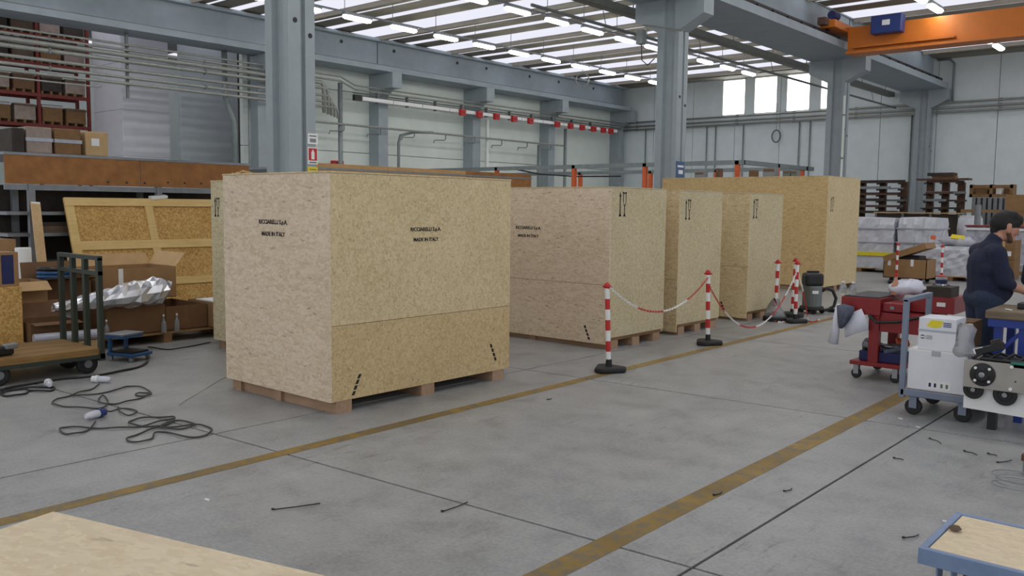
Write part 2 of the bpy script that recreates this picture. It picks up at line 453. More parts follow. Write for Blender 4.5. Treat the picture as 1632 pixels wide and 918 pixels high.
gc = tag(thing('crane_girder', '', ''), 'grey crane girder over the row of columns, carrying the orange crane', 'girder')
MB().box((-12.3, -6, 7.2), (-11.7, 41.6, 8.45)).build('web', 'girder_paint', gc)
MB().box((-12.95, -6, 7.0), (-11.05, 41.6, 7.24)).build('bottom_flange', 'girder_paint', gc)
MB().box((-12.35, -6, 8.38), (-11.65, 41.6, 8.55)).build('top_flange', 'girder_paint', gc)
rl = MB().box((-11.19, -6, 7.32), (-11.13, 41, 7.38)).box((-11.18, -6, 7.24), (-11.14, 41, 7.32)).build('crane_rail', 'black', gc)
for y in range(12, 41, 1): MB().box((-11.26, y, 7.24), (-11.06, y + .08, 7.31)).build('rail_clip', 'black', rl)
for y in (-2.5, 20, 31.5): MB().box((-12.31, y - .02, 7.2), (-11.69, y + .02, 8.4)).build('joint_line', 'joint', gc)

# ---- row of columns
def column(y, label, ht=7.0, half=False):
    t = thing('concrete_column', label, 'column', (CX, y, 0), group='columns of the middle row')
    wx, wy = .62, .5
    h = MB()
    # shaft with shallow vertical channels on the faces toward the aisle
    prof = [(-wx / 2, -wy / 2), (-wx * .2, -wy / 2), (-wx * .17, -wy / 2 + .09), (wx * .27, -wy / 2 + .09), (wx * .30, -wy / 2), (wx / 2, -wy / 2),
            (wx / 2, -.02), (wx / 2 - .07, -.01), (wx / 2 - .07, .06), (wx / 2, .07), (wx / 2, wy / 2), (-wx / 2, wy / 2)]
    h.prism(prof, (0, 0, 0), (1, 0, 0), (0, 1, 0), ht); h.build('shaft', 'column_paint', t)
    for s in (-1, 1):
        c = MB(); c.prism([(s * wx / 2, ht - .8), (s * 1.0, ht - .45), (s * 1.0, ht), (s * wx / 2, ht)], (0, wy / 2, 0), (1, 0, 0), (0, 0, 1), wy)
        c.build('corbel', 'column_paint', t)
    MB().lathe([(.04, 0), (.04, .012)], (wx / 2 - .004, -.12, 4.55), 10, 'x').build('anchor_hole', 'black', t)
    MB().lathe([(.04, 0), (.04, .012)], (wx / 2 - .004, .16, 4.35), 10, 'x').build('anchor_hole', 'black', t)
    return t
c1 = column(8.45, 'wide grey column with red extinguisher sign, rising behind the largest crate')
c2c = column(20.15, 'grey column with blue notice, rising behind the long crate top')
column(31.55, 'grey column by the bright windows, third in the middle row')
column(41.7, 'grey column against the back wall at the end of the middle row')
cpipe = thing('downpipe', 'thin pale downpipe running down the column by the windows', 'pipe', (-11.64, 31.2, 0))
MB().cyl((0, 0, 0), (0, 0, 5.7), .04, 8).build('pipe', 'wall_paint', cpipe)
for z in (2, 3.5, 5): MB().box((-.06, -.05, z), (.05, .05, z + .06)).build('clip', 'conduit', cpipe)

# ---- pilasters with corbels on the left wall
for i, (y, lb) in enumerate(((18.25, 'beside the opening to the racks'), (23.9, 'nearest behind the first column'), (29.5, 'in the middle of the left wall'),
                          (35.05, 'next to the back corner'), (41.3, 'in the far corner'))):
    t = thing('wall_pilaster', 'grey pilaster with square corbel ' + lb, 'pilaster', (LX, y, 0), group='pilasters of the left wall')
    MB().box((0, 0, 0), (.6, .5, 7.0)).build('shaft', 'column_paint', t)
    c = MB(); c.prism([(.6, 6.15), (1.0, 6.42), (1.45, 6.42), (1.45, 7.02), (.6, 7.02)], (0, .5, 0), (1, 0, 0), (0, 0, 1), .5); c.build('corbel', 'column_paint', t)
# ================================================================== ROOF FITTINGS
def lamp_mesh():
    h = MB().box((-.08, -.56, .05), (.08, .56, .12)).mesh('housing', 'galv')
    d = MB(); prof = [(.0, -.55), (.08, -.53), (.115, -.45), (.115, .45), (.08, .53), (.0, .55)]
    d.lathe(prof, (0, 0, 0), 10, 'y'); me = d.mesh('diffuser', 'lamp')
    for v in me.vertices: v.co.z *= .6
    for p in me.polygons: p.use_smooth = True
    r = MB().box((-.03, -1.0, .12), (.03, 1.0, .17)).mesh('carrier', 'galv')
    st = MB().cyl((0, -.5, .15), (0, -.5, .8), .012, 5).mesh('hanger', 'galv')
    return h, d and me, r, st
LH, LD, LR, LS = lamp_mesh()
def lamp_row(x, ys, where, z=7.6):
    n = len(ys); k = 0
    for i, y in enumerate(sorted(ys, reverse=True)):
        nm = ORD[i] if i < len(ORD) else 'further'
        t = thing('fluorescent_lamp', 'fluorescent lamp, %s from back wall, %s' % (nm, where), 'lamp', (x, y, z), group='ceiling lamps in the ' + where)
        put('housing', LH, t); put('diffuser', LD, t); put('carrier', LR, t); put('hanger', LS, t)
lamp_row(-22.5, [18.4 + 1.99 * i for i in range(-10, 10)], 'row nearest left wall')
lamp_row(-17.75, [20.7 + 1.94 * i for i in range(-11, 9)], 'row in middle of left bay')
lamp_row(-8.05, [26.9 + 1.6 * i for i in (0, 1)] + [34.8, 36.5] + [4 + 2.0 * i for i in range(10)], 'row beyond the columns', 7.72)
lamp_row(-2.5, [2 + 2.0 * i for i in range(20)], 'added unseen row over the aisle')  # lamps out of view, row lengthened to the back wall to add light

# suspended cable tray beside the middle row
t = thing('cable_tray', 'long grey suspended cable tray hanging beside the middle columns', 'cable tray', (-13.5, 30, 6.85))
MB().box((-.12, -14, 0), (.12, 11.9, .04)).build('tray_floor', 'cable_tray', t)
for s in (-1, 1): MB().box((s * .12 - .015, -14, 0), (s * .12 + .015, 11.9, .2)).build('side_rail', 'cable_tray', t)
for i in range(9): MB().cyl((.1, -12.5 + i * 2.9, .1), (.1, -12.5 + i * 2.9, 1.8), .018, 5).build('hanger_rod', 'conduit', t)
t = thing('cable_conduit', 'thin dark conduit hung below the suspended cable tray', 'conduit', (-13.3, 30, 6.35))
MB().cyl((0, -14, 0), (0, 11.9, 0), .04, 6).build('tube', 'pipe_dark', t)
for i in range(5): MB().cyl((0, -11 + 5 * i, 0), (-.1, -11 + 5 * i, .4), .012, 5).build('strap', 'pipe_dark', t)

# overhead crane
t = thing('overhead_crane', 'orange overhead travelling crane girder with blue electrical box', 'crane', (-11.16, 29.2, 7.38))
MB().box((.35, -.2, -.58), (19, .35, .2)).build('girder', 'crane_orange', t, bevel=.01)
MB().box((.35, -.34, -.66), (19, .42, -.58)).build('bottom_flange', 'crane_orange', t)
MB().box((.6, -.36, -.5), (3.6, -.2, -.44)).build('cable_rail', 'crane_orange', t)
MB().box((-.14, -1.3, .06), (.35, 1.5, .3)).build('end_carriage', 'crane_orange', t, bevel=.02)
for y in (-1.0, 1.2): MB().lathe([(.15, -.05), (.17, -.04), (.17, .04), (.15, .05)], (0, y, .17), 14, 'x').build('wheel', 'black', t)
MB().box((-.1, -1.6, .12), (.15, -1.3, .34)).build('buffer', 'rust', t)
MB().lathe([(.13, -.25), (.13, .2), (.09, .25)], (.2, -1.0, .45), 12, 'y').build('drive_motor', 'navy', t)
bx = MB().box((1.2, -.6, -.17), (2.12, -.22, .38)).build('electrical_box', 'crane_blue', t, bevel=.02)
MB().box((1.55, -.612, .06), (1.78, -.6, .22)).build('label_plate', 'white', bx)

# ================================================================== PIPES on the left wall
def pipe(label, pts, r, mat='pipe', group='pipes along the left wall', straps=(), cat='pipe', name='wall_pipe'):
    t = thing(name, label, cat, pts[0], group=group)
    o = Vector(pts[0])
    MB().tube([Vector(p) - o for p in pts], r, 8).build('tube', mat, t, smooth=True)
    for q in straps:
        q = Vector(q) - o; MB().cbox(q, (r * 2.6, .06, r * 2.6)).build('clamp', 'pipe_dark', t)
    return t
PX = -27.55
pz = [6.62, 6.46, 6.30, 6.11, 5.83, 5.61, 5.42]; pr = [.035, .04, .075, .065, .05, .05, .05]
nm = ['topmost thin', 'second', 'third and thickest', 'fourth', 'fifth', 'sixth', 'lowest long']
ends = [21.7, 21.7, 20.9, 21.1, 21.25, 21.4, 21.55]
for i in range(7):
    pts = [(PX, 2, pz[i]), (PX, ends[i] - .4, pz[i])]
    if i < 2:
        pts += [(PX, 21.7, pz[i]), (PX, 22.4, pz[i] - .25), (PX, 30, pz[i] - .27), (PX, 41.2, pz[i] - .27)]
    else: pts += [(PX, ends[i] - .1, pz[i]), (PX, ends[i], pz[i] - .12), (PX, ends[i], 5.02 + .04 * (6 - i))]
    pipe('grey %s pipe of the bundle crossing in front of the racks' % nm[i], pts, pr[i], straps=[(PX, y, pz[i]) for y in (6, 11, 16)] if i % 2 else ())
pipe('short thin pipe end below the bundle by the racks', [(PX, 4, 5.22), (PX, 12.4, 5.22), (PX, 12.5, 5.26)], .025)
for j, y in enumerate((13.4, 19.7)):
    t = thing('pipe_hanger', 'vertical steel hanger strut behind the pipe bundle, ' + ('in front of the white tower' if j == 0 else 'beside the wide column'), 'bracket', (PX - .16, y, 5.0))
    MB().box((-.04, -.04, 0), (.04, .04, 2.25)).build('strut', 'pipe_dark', t)
    for z in pz: MB().box((.0, -.03, z - 5.05), (.14, .03, z - 5.02)).build('bracket_arm', 'pipe_dark', t)
pipe('grey standpipe dropping from the pipe bundle beside the first column', [(PX - .1, 21.75, 6.4), (PX - .1, 21.75, 0)], .09, 'conduit')
pipe('curved grey conduit bending off the hooked rail toward the floor', [(PX - .2, 26.8, 4.86), (PX - .2, 25.7, 4.8), (PX - .2, 24.95, 4.6), (PX - .2, 24.85, 4.3), (PX - .2, 24.85, 0)], .06, 'conduit')
pipe('grey pipe at the end of the hooked rail', [(PX - .1, 34.0, 4.75), (PX - .1, 34.0, 1.0)], .1, 'conduit')
pipe('pair pipe on the pilaster near the back corner', [(PX - .1, 36.1, 5.7), (PX - .1, 36.1, 0)], .08, 'conduit')
pipe('white perforated riser on the middle pilaster', [(PX - .15, 30.25, 5.7), (PX - .15, 30.25, 0)], .08, 'wall_paint')
yq = atx(374, 230, -28.1).y
pipe('thick grey downpipe with offset bend beside the opening', [(-28.1, yq - .35, 7.0), (-28.1, yq - .35, 5.5), (-28.1, yq - .2, 5.0), (-28.1, yq, 4.6), (-28.1, yq, 0)], .1, 'conduit')
pipe('slim grey pipe right of the thick downpipe beside the opening', [(-28.0, yq + .55, 7.0), (-28.0, yq + .55, 0)], .05, 'conduit')
for i in range(2): pipe('thin cable conduit tucked under the two wall pipes, %s one' % ('upper' if i else 'lower'), [(PX, 22.3, 6.0 + .07 * i), (PX, 41, 5.98 + .07 * i)], .02, 'pipe_dark')
# white bus-bar trunking with red tap-off boxes
t = thing('busbar_trunking', 'white bus-bar trunking along the left wall', 'trunking', (PX + .05, 22.3, 5.78))
MB().box((-.08, 0, 0), (.08, .35, .22)).build('feed_box', 'black', t)
for i in range(11): MB().box((-.06, .4 + i * 1.62, .03), (.06, .4 + i * 1.62 + 1.58, .17)).build('trunk_section', 'white', t)
for i in range(10): MB().box((-.14, 1.2 + i * 1.62, -.02), (.02, 1.26 + i * 1.62, .42)).build('hanger', 'pipe_dark', t)
ty = [28.1, 29.2, 30.35, 31.6, 32.8, 34.9, 36.0, 37.0, 38.0, 38.9, 39.6]
for i, y in enumerate(ty):
    t = thing('tap_off_box', 'small red tap-off box on the white trunking, %s from the camera end' % ORD[i], 'switch box', (PX + .12, y, 5.68), group='red boxes on the trunking')
    MB().box((-.02, 0, 0), (.16, .3, .28)).build('body', 'red', t, bevel=.02); MB().box((.16, .08, .08), (.18, .22, .2)).build('lid', 'red_dark', t)
# rail with hooks
t = thing('hook_rail', 'slim grey rail with hanging hook brackets on the left wall', 'rail', (PX, 18.5, 4.82))
MB().cyl((0, 0, 0), (0, 17.3, 0), .045, 8).build('rail', 'pipe', t)
for i in range(9):
    y = 1.5 + i * 1.85
    MB().tube([(0, y, 0), (0, y, -.22), (.03, y - .1, -.27), (.03, y - .7, -.3), (.03, y - .75, -.42)], .022, 6).build('hook', 'pipe_dark', t)
# red hose cabinet on the left wall and sign group
t = thing('hose_cabinet', 'small red fire point low on the left wall', 'fire point', (LX, atx(527, 262, LX).y, atx(527, 268, LX).z))
MB().box((0, 0, 0), (.2, .5, .3)).build('body', 'red', t, bevel=.01); MB().box((.2, .1, .05), (.21, .4, .25)).build('front_plate', 'red_dark', t)

# ---- back wall pipes, conduits
for i, z in enumerate((6.42, 6.2, 6.02)):
    pipe('long horizontal pipe across the back wall, %s of three' % ('top', 'middle', 'bottom')[i], [(-28, BY - .25, z), (XR, BY - .25, z)], .05, 'pipe', 'pipes across the back wall', [(x, BY - .25, z) for x in range(-27, 0, 3)])
for i, (px, lb) in enumerate(((1028, 'left of the blue-notice column'), (1125, 'just right of the blue-notice column'), (1139, 'second right of the blue-notice column'), (1183, 'under the first window'), (1272, 'under the third window'), (1289, 'left of the window-side column'), (1450, 'beside the last column'))):
    x = aty(px, 250, BY - .1).x
    pipe('thin vertical conduit on the back wall ' + lb, [(x, BY - .08, 0), (x, BY - .08, 6.0)], .035, 'conduit', 'conduits on the back wall')
pipe('pipe looping from girder to back wall pipes on the right', [(-10.9, BY - .2, 6.4), (-10.9, BY - .2, 8.1), (-11.1, BY - .2, 8.3), (-11.6, BY - .2, 8.3)], .05, 'conduit', None)
p = aty(1237, 217, BY - .2)
t = thing('cable_coil', 'small ring of coiled cable hanging on the back wall', 'cable', (p.x, p.y, p.z))
MB().tube([(.22 * math.cos(a), 0, .3 * math.sin(a)) for a in [i * PI / 8 for i in range(16)]], .035, 6, closed=True).build('ring', 'pipe_dark', t)
MB().cyl((0, 0, .3), (0, .05, 1.6), .012, 5).build('cord', 'pipe_dark', t)
p = aty(440 * .305 + 780, 116, 30); 
t = thing('cable_coil', 'grey ring of cable hanging under the roof near the left girder', 'cable', (-24.5, 33.2, 7.55))
MB().tube([(.3 * math.cos(a), .1 * math.cos(a), .3 * math.sin(a)) for a in [i * PI / 8 for i in range(16)]], .03, 6, closed=True).build('ring', 'pipe', t)
MB().cyl((0, 0, .3), (0, 0, 1.0), .012, 5).build('cord', 'pipe', t)

# ---- steel frame with orange posts
YF, YB_, XC = 26.0, 31.0, aty(1183, 255, 26.0).x
ZT = aty(1183, 255, 26.0).z
t = thing('rail_frame', 'grey overhead rail frame on orange posts beyond the crates', 'frame', (XC, YF, 0))
MB().box((-14.5, -.07, ZT - .14), (.07, .07, ZT)).build('front_rail', 'conduit', t)
MB().box((-.07, 0, ZT - .14), (.07, 5.6, ZT)).build('side_rail', 'conduit', t)
MB().box((-14.5, 4.93, ZT - .14), (.07, 5.07, ZT)).build('back_rail', 'conduit', t)
for px in (792, 915, 1028, 1175):
    x = aty(px, 280, YF).x - XC; MB().box((x - .07, -.07, 0), (x + .07, .07, ZT - .02)).build('post', 'orange', t)
for px in (925, 1037, 1142, 1278):
    x = aty(px, 280, YB_).x - XC
    if x < .1: MB().box((x - .07, 4.93, 0), (x + .07, 5.07, ZT - .05)).build('post', 'orange', t)
y = 2.6; MB().box((-.07, y - .07, 0), (.07, y + .07, ZT - .02)).build('post', 'orange', t)
MB().tube([(-9.5, 0, ZT - .1), (-8.5, .3, ZT - .3), (-7.0, .6, ZT - .4), (-5, .6, ZT - .42)], .03, 6).build('cable', 'black', t)

# ---- signs on columns
def sign(name, label, loc, wd, ht, mat, face='+x', cat='sign'):
    t = thing(name, label, cat, loc)
    if face == '+x': MB().box((0, -wd / 2, 0), (.012, wd / 2, ht)).build('plate', mat, t)
    else: MB().box((-wd / 2, -.012, 0), (wd / 2, 0, ht)).build('plate', mat, t)
    return t
XS = CX + .31
def sp(px, py): return atx(px, py, XS)
p = sp(498, 230); t = sign('notice_sign', 'small white notice with grey print, topmost on the wide column', (XS, p.y, p.z), .19, .17, 'white')
MB().box((.012, -.06, .03), (.014, .06, .09)).build('print', 'galv', t); MB().box((.012, -.07, .12), (.014, .07, .14)).build('print', 'pipe_dark', t)
p = sp(498, 262); t = sign('extinguisher_sign', 'red fire extinguisher sign on the wide column', (XS, p.y, p.z), .19, .27, 'white')
MB().box((.012, -.08, .06), (.014, .08, .255)).build('red_field', 'red', t)
ex = MB(); ex.prism([(-.03, .08), (.03, .08), (.03, .19), (.012, .21), (.012, .23), (-.012, .23), (-.012, .21), (-.03, .19)], (.014, 0, 0), (0, 1, 0), (0, 0, 1), .002); ex.build('extinguisher_symbol', 'white', t)
MB().box((.012, -.07, .02), (.014, .07, .04)).build('print', 'pipe_dark', t)
p = sp(498, 276); t = sign('warning_sign', 'yellow warning label half hidden by crate top on wide column', (XS, p.y, p.z - .02), .19, .12, 'yellow')
MB().box((.012, -.07, .07), (.014, .07, .085)).build('print', 'pipe_dark', t)
p = aty(1078, 283, 20.15 - .26); t = sign('blue_notice', 'blue printed notice on the second column above the long crate', (CX + .312, 20.15, aty(1078, 283, 19.9).z), .42, .42, 'poster_blue')
MB().box((.012, -.15, .27), (.015, .15, .32)).build('print', 'white', t); MB().box((.012, -.1, .1), (.015, .12, .2)).build('print', 'white', t)
# switch box on the second column top with bar and cable
t = thing('column_switch', 'small switch box with bar and cable loop high on second column', 'switch', (CX - .6, 19.6, 5.9))
MB().box((-.1, -.1, 0), (.08, .1, .35)).build('box', 'conduit', t)
MB().cyl((.1, -.1, .45), (1.2, .0, .2), .03, 6).build('bar', 'pipe', t)
MB().tube([(0, 0, 0), (.02, 0, -.4), (.2, 0, -.55), (.4, 0, -.4)], .015, 5).build('cable', 'black', t)

# ---- white lift tower and red pallet racking in the side hall
t = thing('storage_tower', 'tall white storage lift tower in the side hall by the racks', 'storage tower', (-32, 15.26, 0))
for z in (0, 1.7, 3.4, 5.09, 6.8):
    MB().box((-2.3, 0, z + .01), (-.02, .03, min(z + 1.7, 8.7) - .01)).build('front_panel', 'tower_white', t)
    MB().box((-.03, .03, z + .01), (0, 1.8, min(z + 1.7, 8.7) - .01)).build('side_panel', 'tower_white', t)
MB().box((-2.3, .04, 0), (-.04, 1.8, 8.7)).build('core', 'tower_white', t)
t = thing('pallet_rack', 'tall dark-red pallet racking filled with goods in the side hall', 'rack', (-34.5, 15.2, 0))
for y in (-.05, -1.85, -3.65, -5.45, -7.25):
    for x in (0, -1.0): MB().box((x - .06, y - .05, 0), (x + .06, y + .05, 8.4)).build('upright', 'rack_red', t)
lv = [2.35, 3.62, 4.55, 5.65, 6.75]
for z in [.15] + lv[1:] + [7.75]:
    for x in (0, -1.0): MB().box((x - .04, -7.3, z - .12), (x + .04, 0, z)).build('beam', 'rack_red', t)
G = 'goods on the pallet racking'
lbs = ['film-wrapped carton stack', 'brown carton stack', 'dark crate', 'wrapped brown load', 'worn carton pile']
cols = ['brown', 'taupe', 'dark', 'pinkish', 'grey-brown']
mats_ = ['brown_box', 'film_dark', 'dark_stuff', 'mid_stuff', 'card_dark']
rname = {3.62: 'first level in view', 4.55: 'second level in view', 5.65: 'third level in view', 6.75: 'fourth level in view', 7.75: 'top level'}
for zi, z in enumerate([3.62, 4.55, 5.65, 6.75, 7.75]):
    for bi in range(2):
        for q in range(2):
            y = -.05 - bi * 1.8 - .12 - q * .85
            mt = random.choice(mats_); hh = random.uniform(.62, .74)
            t = thing('pallet_load', '%s on the %s of the racking, %s from the tower' % (dict(zip(mats_, ('brown carton load', 'wrapped taupe load', 'dark load', 'dull brown load', 'dark carton load')))[mt], rname[z], ORD[bi * 2 + q]), 'pallet load', (-34.5, 15.2 + y, z), group=G)
            MB().box((-.95, -.72, .1), (.02, 0, hh)).build('load', mt, t, bevel=.02)
            MB().box((-.97, -.74, hh - .1), (.04, .02, hh - .03)).build('strap', 'film_grey' if random.random() < .5 else 'mid_stuff', t)
            for yy in (-.7, -.38, -.06): MB().box((-.95, yy - .04, 0), (.02, yy + .04, .1)).build('pallet_block', 'old_timber', t)
# goods standing in front, seen over the plywood
shelf_top = [((-16.6), 3.0)]
for (p0, p1, yt, mt, lb) in ((20, 40, 203, 'dark_stuff', 'dark wrapped load at the left end of the row above plywood'), (43, 84, 201, 'film_dark', 'film-wrapped pinkish pallet load above the plywood'),
                             (88, 130, 204, 'brown_box', 'brown film-wrapped pallet load above the plywood'), (137, 173, 209, 'card_light', 'light brown carton with white label above the plywood')):
    a = atx(p0, 243, -16); b = atx(p1, 243, -16); z0 = 2.42; zt = atx(p0, yt, -16).z
    t = thing('wrapped_load', lb, 'pallet load', (-16, a.y, z0), group='loads above the plywood')
    MB().box((-.8, 0, .1), (0, b.y - a.y, zt - z0)).build('load', mt, t, bevel=.02)
    for yy in (.03, (b.y - a.y) / 2 - .04, b.y - a.y - .11): MB().box((-.8, yy, 0), (0, yy + .08, .1)).build('pallet_block', 'old_timber', t)
    if mt == 'card_light':
        MB().box((0, .1, zt - z0 - .25), (.004, .24, zt - z0 - .12)).build('label_sheet', 'white', t)
    elif mt != 'dark_stuff':
        MB().box((-.81, -.01, .3), (.012, b.y - a.y + .01, .36)).build('film_band', 'film_grey', t)
# ================================================================== CRATES
def arrow_poly(): return [[(-.012, .0), (.012, 0), (.012, .3), (.03, .3), (0, .38), (-.03, .3), (-.012, .3)], [(-.035, 0), (.035, 0), (.012, .05), (-.012, .05)]]
def glass_poly(): return [[(-.035, 0), (.035, 0), (.012, .045), (-.012, .045)], [(-.009, .04), (.009, .04), (.009, .15), (-.009, .15)],
                          [(-.04, .2), (-.009, .15), (.009, .15), (.04, .2), (.025, .2), (0, .17), (-.025, .2)],
                          [(-.045, .21), (-.03, .21), (-.03, .34), (-.045, .36)], [(.03, .21), (.045, .21), (.045, .36), (.03, .34)],
                          [(-.055, .35), (-.005, .345), (-.005, .37), (-.055, .38)], [(.005, .345), (.055, .35), (.055, .38), (.005, .37)]]
def stencil(parent, polys, o, u, v, name='stencil_mark', s=1.0):
    m = MB()
    for p in polys: m.prism([(x * s, y * s) for x, y in p], o, u, v, .0015)
    return m.build(name, 'ink', parent)
FY = ((1, 0, 0), (0, 0, 1)); FX = ((0, 1, 0), (0, 0, 1))
def crate(label, x0, x1, y0, y1, h, mats, zf=.1, zs=.1, seam_f=(), seam_s=(), bearers=3, text_f=None, text_s=None, sym_f=None, sym_s=None, marks_f=(), marks_s=(), top=True, rz=0):
    t = thing('shipping_crate', label, 'crate', (x1, y0, 0), rz=rz, group='OSB shipping crates')
    W, L = x1 - x0, y1 - y0; T = .018
    def stack(seams, z0): return list(zip([z0] + list(seams), list(seams) + [h]))
    for a, b in stack(seam_f, zf): MB().box((-W, 0, a + .002), (0, T, b - .002)).build('front_panel', mats[0], t)
    for a, b in stack(seam_s, zs): MB().box((-T, T + .001, a + .002), (0, L, b - .002)).build('side_panel', mats[2] if len(mats) > 2 and a < .3 else mats[1], t)
    MB().box((-W, L - T, .1), (-T, L, h)).build('back_panel', mats[0], t); MB().box((-W, T, .1), (-W + T, L - T, h)).build('far_side_panel', mats[1], t)
    MB().box((-W - .005, -.004, h), (.004, L + .004, h + .012)).build('lid', mats[1], t)
    MB().box((-W + .02, .02, .1), (-.02, L - .02, .14)).build('base_board', 'old_timber', t)
    for i in range(bearers):
        y = .06 + (L - .3) * i / (bearers - 1)
        MB().box((-W + .01, y, 0), (-.002, y + .16, .1)).build('bearer', 'bearer_wood', t)
    for xx in (-W + .1, -W * .5 - .05):
        MB().box((xx, .03, .0), (xx + .09, .3, .1)).build('foot_block', 'bearer_wood', t)
    if text_f:
        x, z, s = text_f
        lettering('stencil_text', 'RICCIARELLI S.p.A.', s, 'ink', t, (x - x1, -.001, z), '-y', .001, s * .03); lettering('stencil_text', 'MADE IN ITALY', s * .95, 'ink', t, (x - x1, -.001, z - s * 1.95), '-y', .001, s * .03)
    if text_s:
        y, z, s = text_s
        lettering('stencil_text', 'RICCIARELLI S.p.A.', s, 'ink', t, (.001, y - y0, z), '+x', .001, s * .03); lettering('stencil_text', 'MADE IN ITALY', s * .95, 'ink', t, (.001, y - y0, z - s * 1.95), '+x', .001, s * .03)
    if sym_f:
        x, z, s = sym_f; stencil(t, arrow_poly(), (x - x1, -.0015, z), *FY, 'arrow_mark', s); stencil(t, glass_poly(), (x - x1 + .1 * s, -.0015, z), *FY, 'glass_mark', s)
    if sym_s:
        y, z, s = sym_s; stencil(t, arrow_poly(), (.0005, y - y0, z), *FX, 'arrow_mark', s); stencil(t, glass_poly(), (.0005, y - y0 + .12 * s, z), *FX, 'glass_mark', s)
    dots = lambda d: [[(d * k * .02 - .014 + .02, k * .045), (d * k * .02 + .014 + .02, k * .045), (d * (k + .8) * .02 + .016 + .02, k * .045 + .034), (d * (k + .8) * .02 - .012 + .02, k * .045 + .034)] for k in range(4)]
    for x, z, d in marks_f: stencil(t, dots(d), (x - x1, -.0015, z), *FY, 'sling_mark')
    for y, z, d in marks_s: stencil(t, dots(d), (.0005, y - y0, z), *FX, 'sling_mark')
    return t
# the nearest, largest crate in the middle of the picture
yt = atx(679, 368, -5.67).y; zt = atx(679, 368, -5.67).z
xf = aty(435, 357, 4.34).x; zf_ = aty(435, 357, 4.34).z
crate('largest pale OSB crate, nearest the camera, stencilled on both faces', -7.21, -5.67, 4.34, 6.54, 1.955, ('osb_pink', 'osb', 'osb_low'), seam_s=(atx(527, 521, -5.67).z,),
      text_f=(xf, zf_, .052), text_s=(yt, zt, .046), marks_s=((4.55, .13, 1), (6.32, .2, -1)))
# the crate half hidden behind its left side
p = aty(340, 345, 5.5)
crate('OSB crate mostly hidden behind the left side of the largest crate', -9.40, -7.75, 5.5, 7.3, 1.955, ('osb_grey', 'osb'), sym_f=(p.x + .05, p.z, .58))
ts = thing('torn_film', 'crumpled scrap of film lying on the half hidden crate', 'scrap', (-9.15, 5.6, 1.97))
m = MB()
for i in range(5): m.cbox((.05 * i, .02 * i, .03 + .02 * (i % 2)), (.11, .2, .012), (.5 - .3 * i, .7 * (i % 3) - .5, .3 * i))
m.build('film', 'card_light', ts)
# row of three crates along the yellow line
p2 = aty(840, 365, 8.64); q2 = atx(988, 345, -5.93)
crate('second OSB crate in the aisle row, stencilled, behind the first post', -8.3, -5.93, 8.64, 9.9, 1.94, ('osb_pink', 'osb_grey'), zf=.06, zs=.14, seam_f=(.78,),
      text_f=(p2.x + .02, p2.z, .052), sym_s=(q2.y, q2.z, .78), marks_f=((-6.22, .1, -1),))
q3 = atx(1093, 350, -5.98)
crate('third OSB crate in the aisle row, behind the middle striped post', -7.9, -5.98, 10.32, 11.52, 1.94, ('osb', 'osb_grey'), zf=.04, zs=.14, seam_f=(.75,), sym_s=(q3.y, q3.z, .72))
q4 = atx(1201, 348, -5.98)
crate('smallest-looking OSB crate at the far end of the aisle row', -7.9, -5.98, 12.40, 13.58, 1.94, ('osb', 'osb_grey'), zf=.04, zs=.14, seam_f=(.83,), sym_s=(q4.y, q4.z, .78), marks_f=((-6.35, .1, -1),))
q5 = atx(1324, 337, -7.0)
crate('long golden OSB crate, farthest and widest, right of the row', -10.94, -7.0, 18.06, 19.93, 2.4, ('osb_gold', 'osb'), sym_s=(q5.y, q5.z, .8), bearers=4)
# odds and ends on the long crate
for i, (px, wd, ht, mt, lb) in enumerate(((1111, .26, .2, 'galv', 'grey box on the long crate, right of the blue notice'), (1140, .1, .26, 'rust', 'small rusty canister on the long crate'),
        (1195, .16, .2, 'card_dark', 'dark carton on the middle of the long crate'), (1222, .3, .26, 'galv', 'grey slotted rack piece on the long crate top'), (1250, .18, .18, 'pipe_dark', 'dark switch case on the long crate'), (1262, .14, .17, 'pipe_dark', 'narrow dark case nearest the right end of the long crate'))):
    x = aty(px, 282, 19.2).x
    t = thing('small_case', lb, 'case', (x, 19.3, 2.413))
    MB().box((-wd / 2, 0, 0), (wd / 2, .2, ht)).build('body', mt, t, bevel=.01); MB().box((-wd / 2 + .02, -.006, ht * .6), (wd / 2 - .02, 0, ht * .85)).build('front_plate', 'mid_stuff', t)

# foreground OSB top at the lower left
zb = .78
pa = atz(85, 815, zb); pb = atz(0, 838, zb); pc = atz(520, 918, zb)
ang = math.atan2(pc.y - pa.y, pc.x - pa.x)
t = thing('low_crate', 'low OSB crate with bare pale top in the lower left foreground', 'crate', (pa.x, pa.y, 0), rz=ang)
MB().box((0, -1.7, zb - .02), (1.7, 0, zb)).build('lid', 'osb_pale', t)
MB().box((0.01, -1.69, .1), (1.69, -1.67, zb - .02)).build('front_panel', 'osb', t); MB().box((0.01, -.02, .1), (1.69, 0, zb - .02)).build('back_panel', 'osb', t)
MB().box((0.01, -1.67, .1), (.03, -.02, zb - .02)).build('side_panel', 'osb', t); MB().box((1.67, -1.67, .1), (1.69, -.02, zb - .02)).build('side_panel', 'osb', t)
for y in (-1.6, -.9, -.2): MB().box((.01, y, 0), (1.69, y + .1, .1)).build('bearer', 'timber', t)

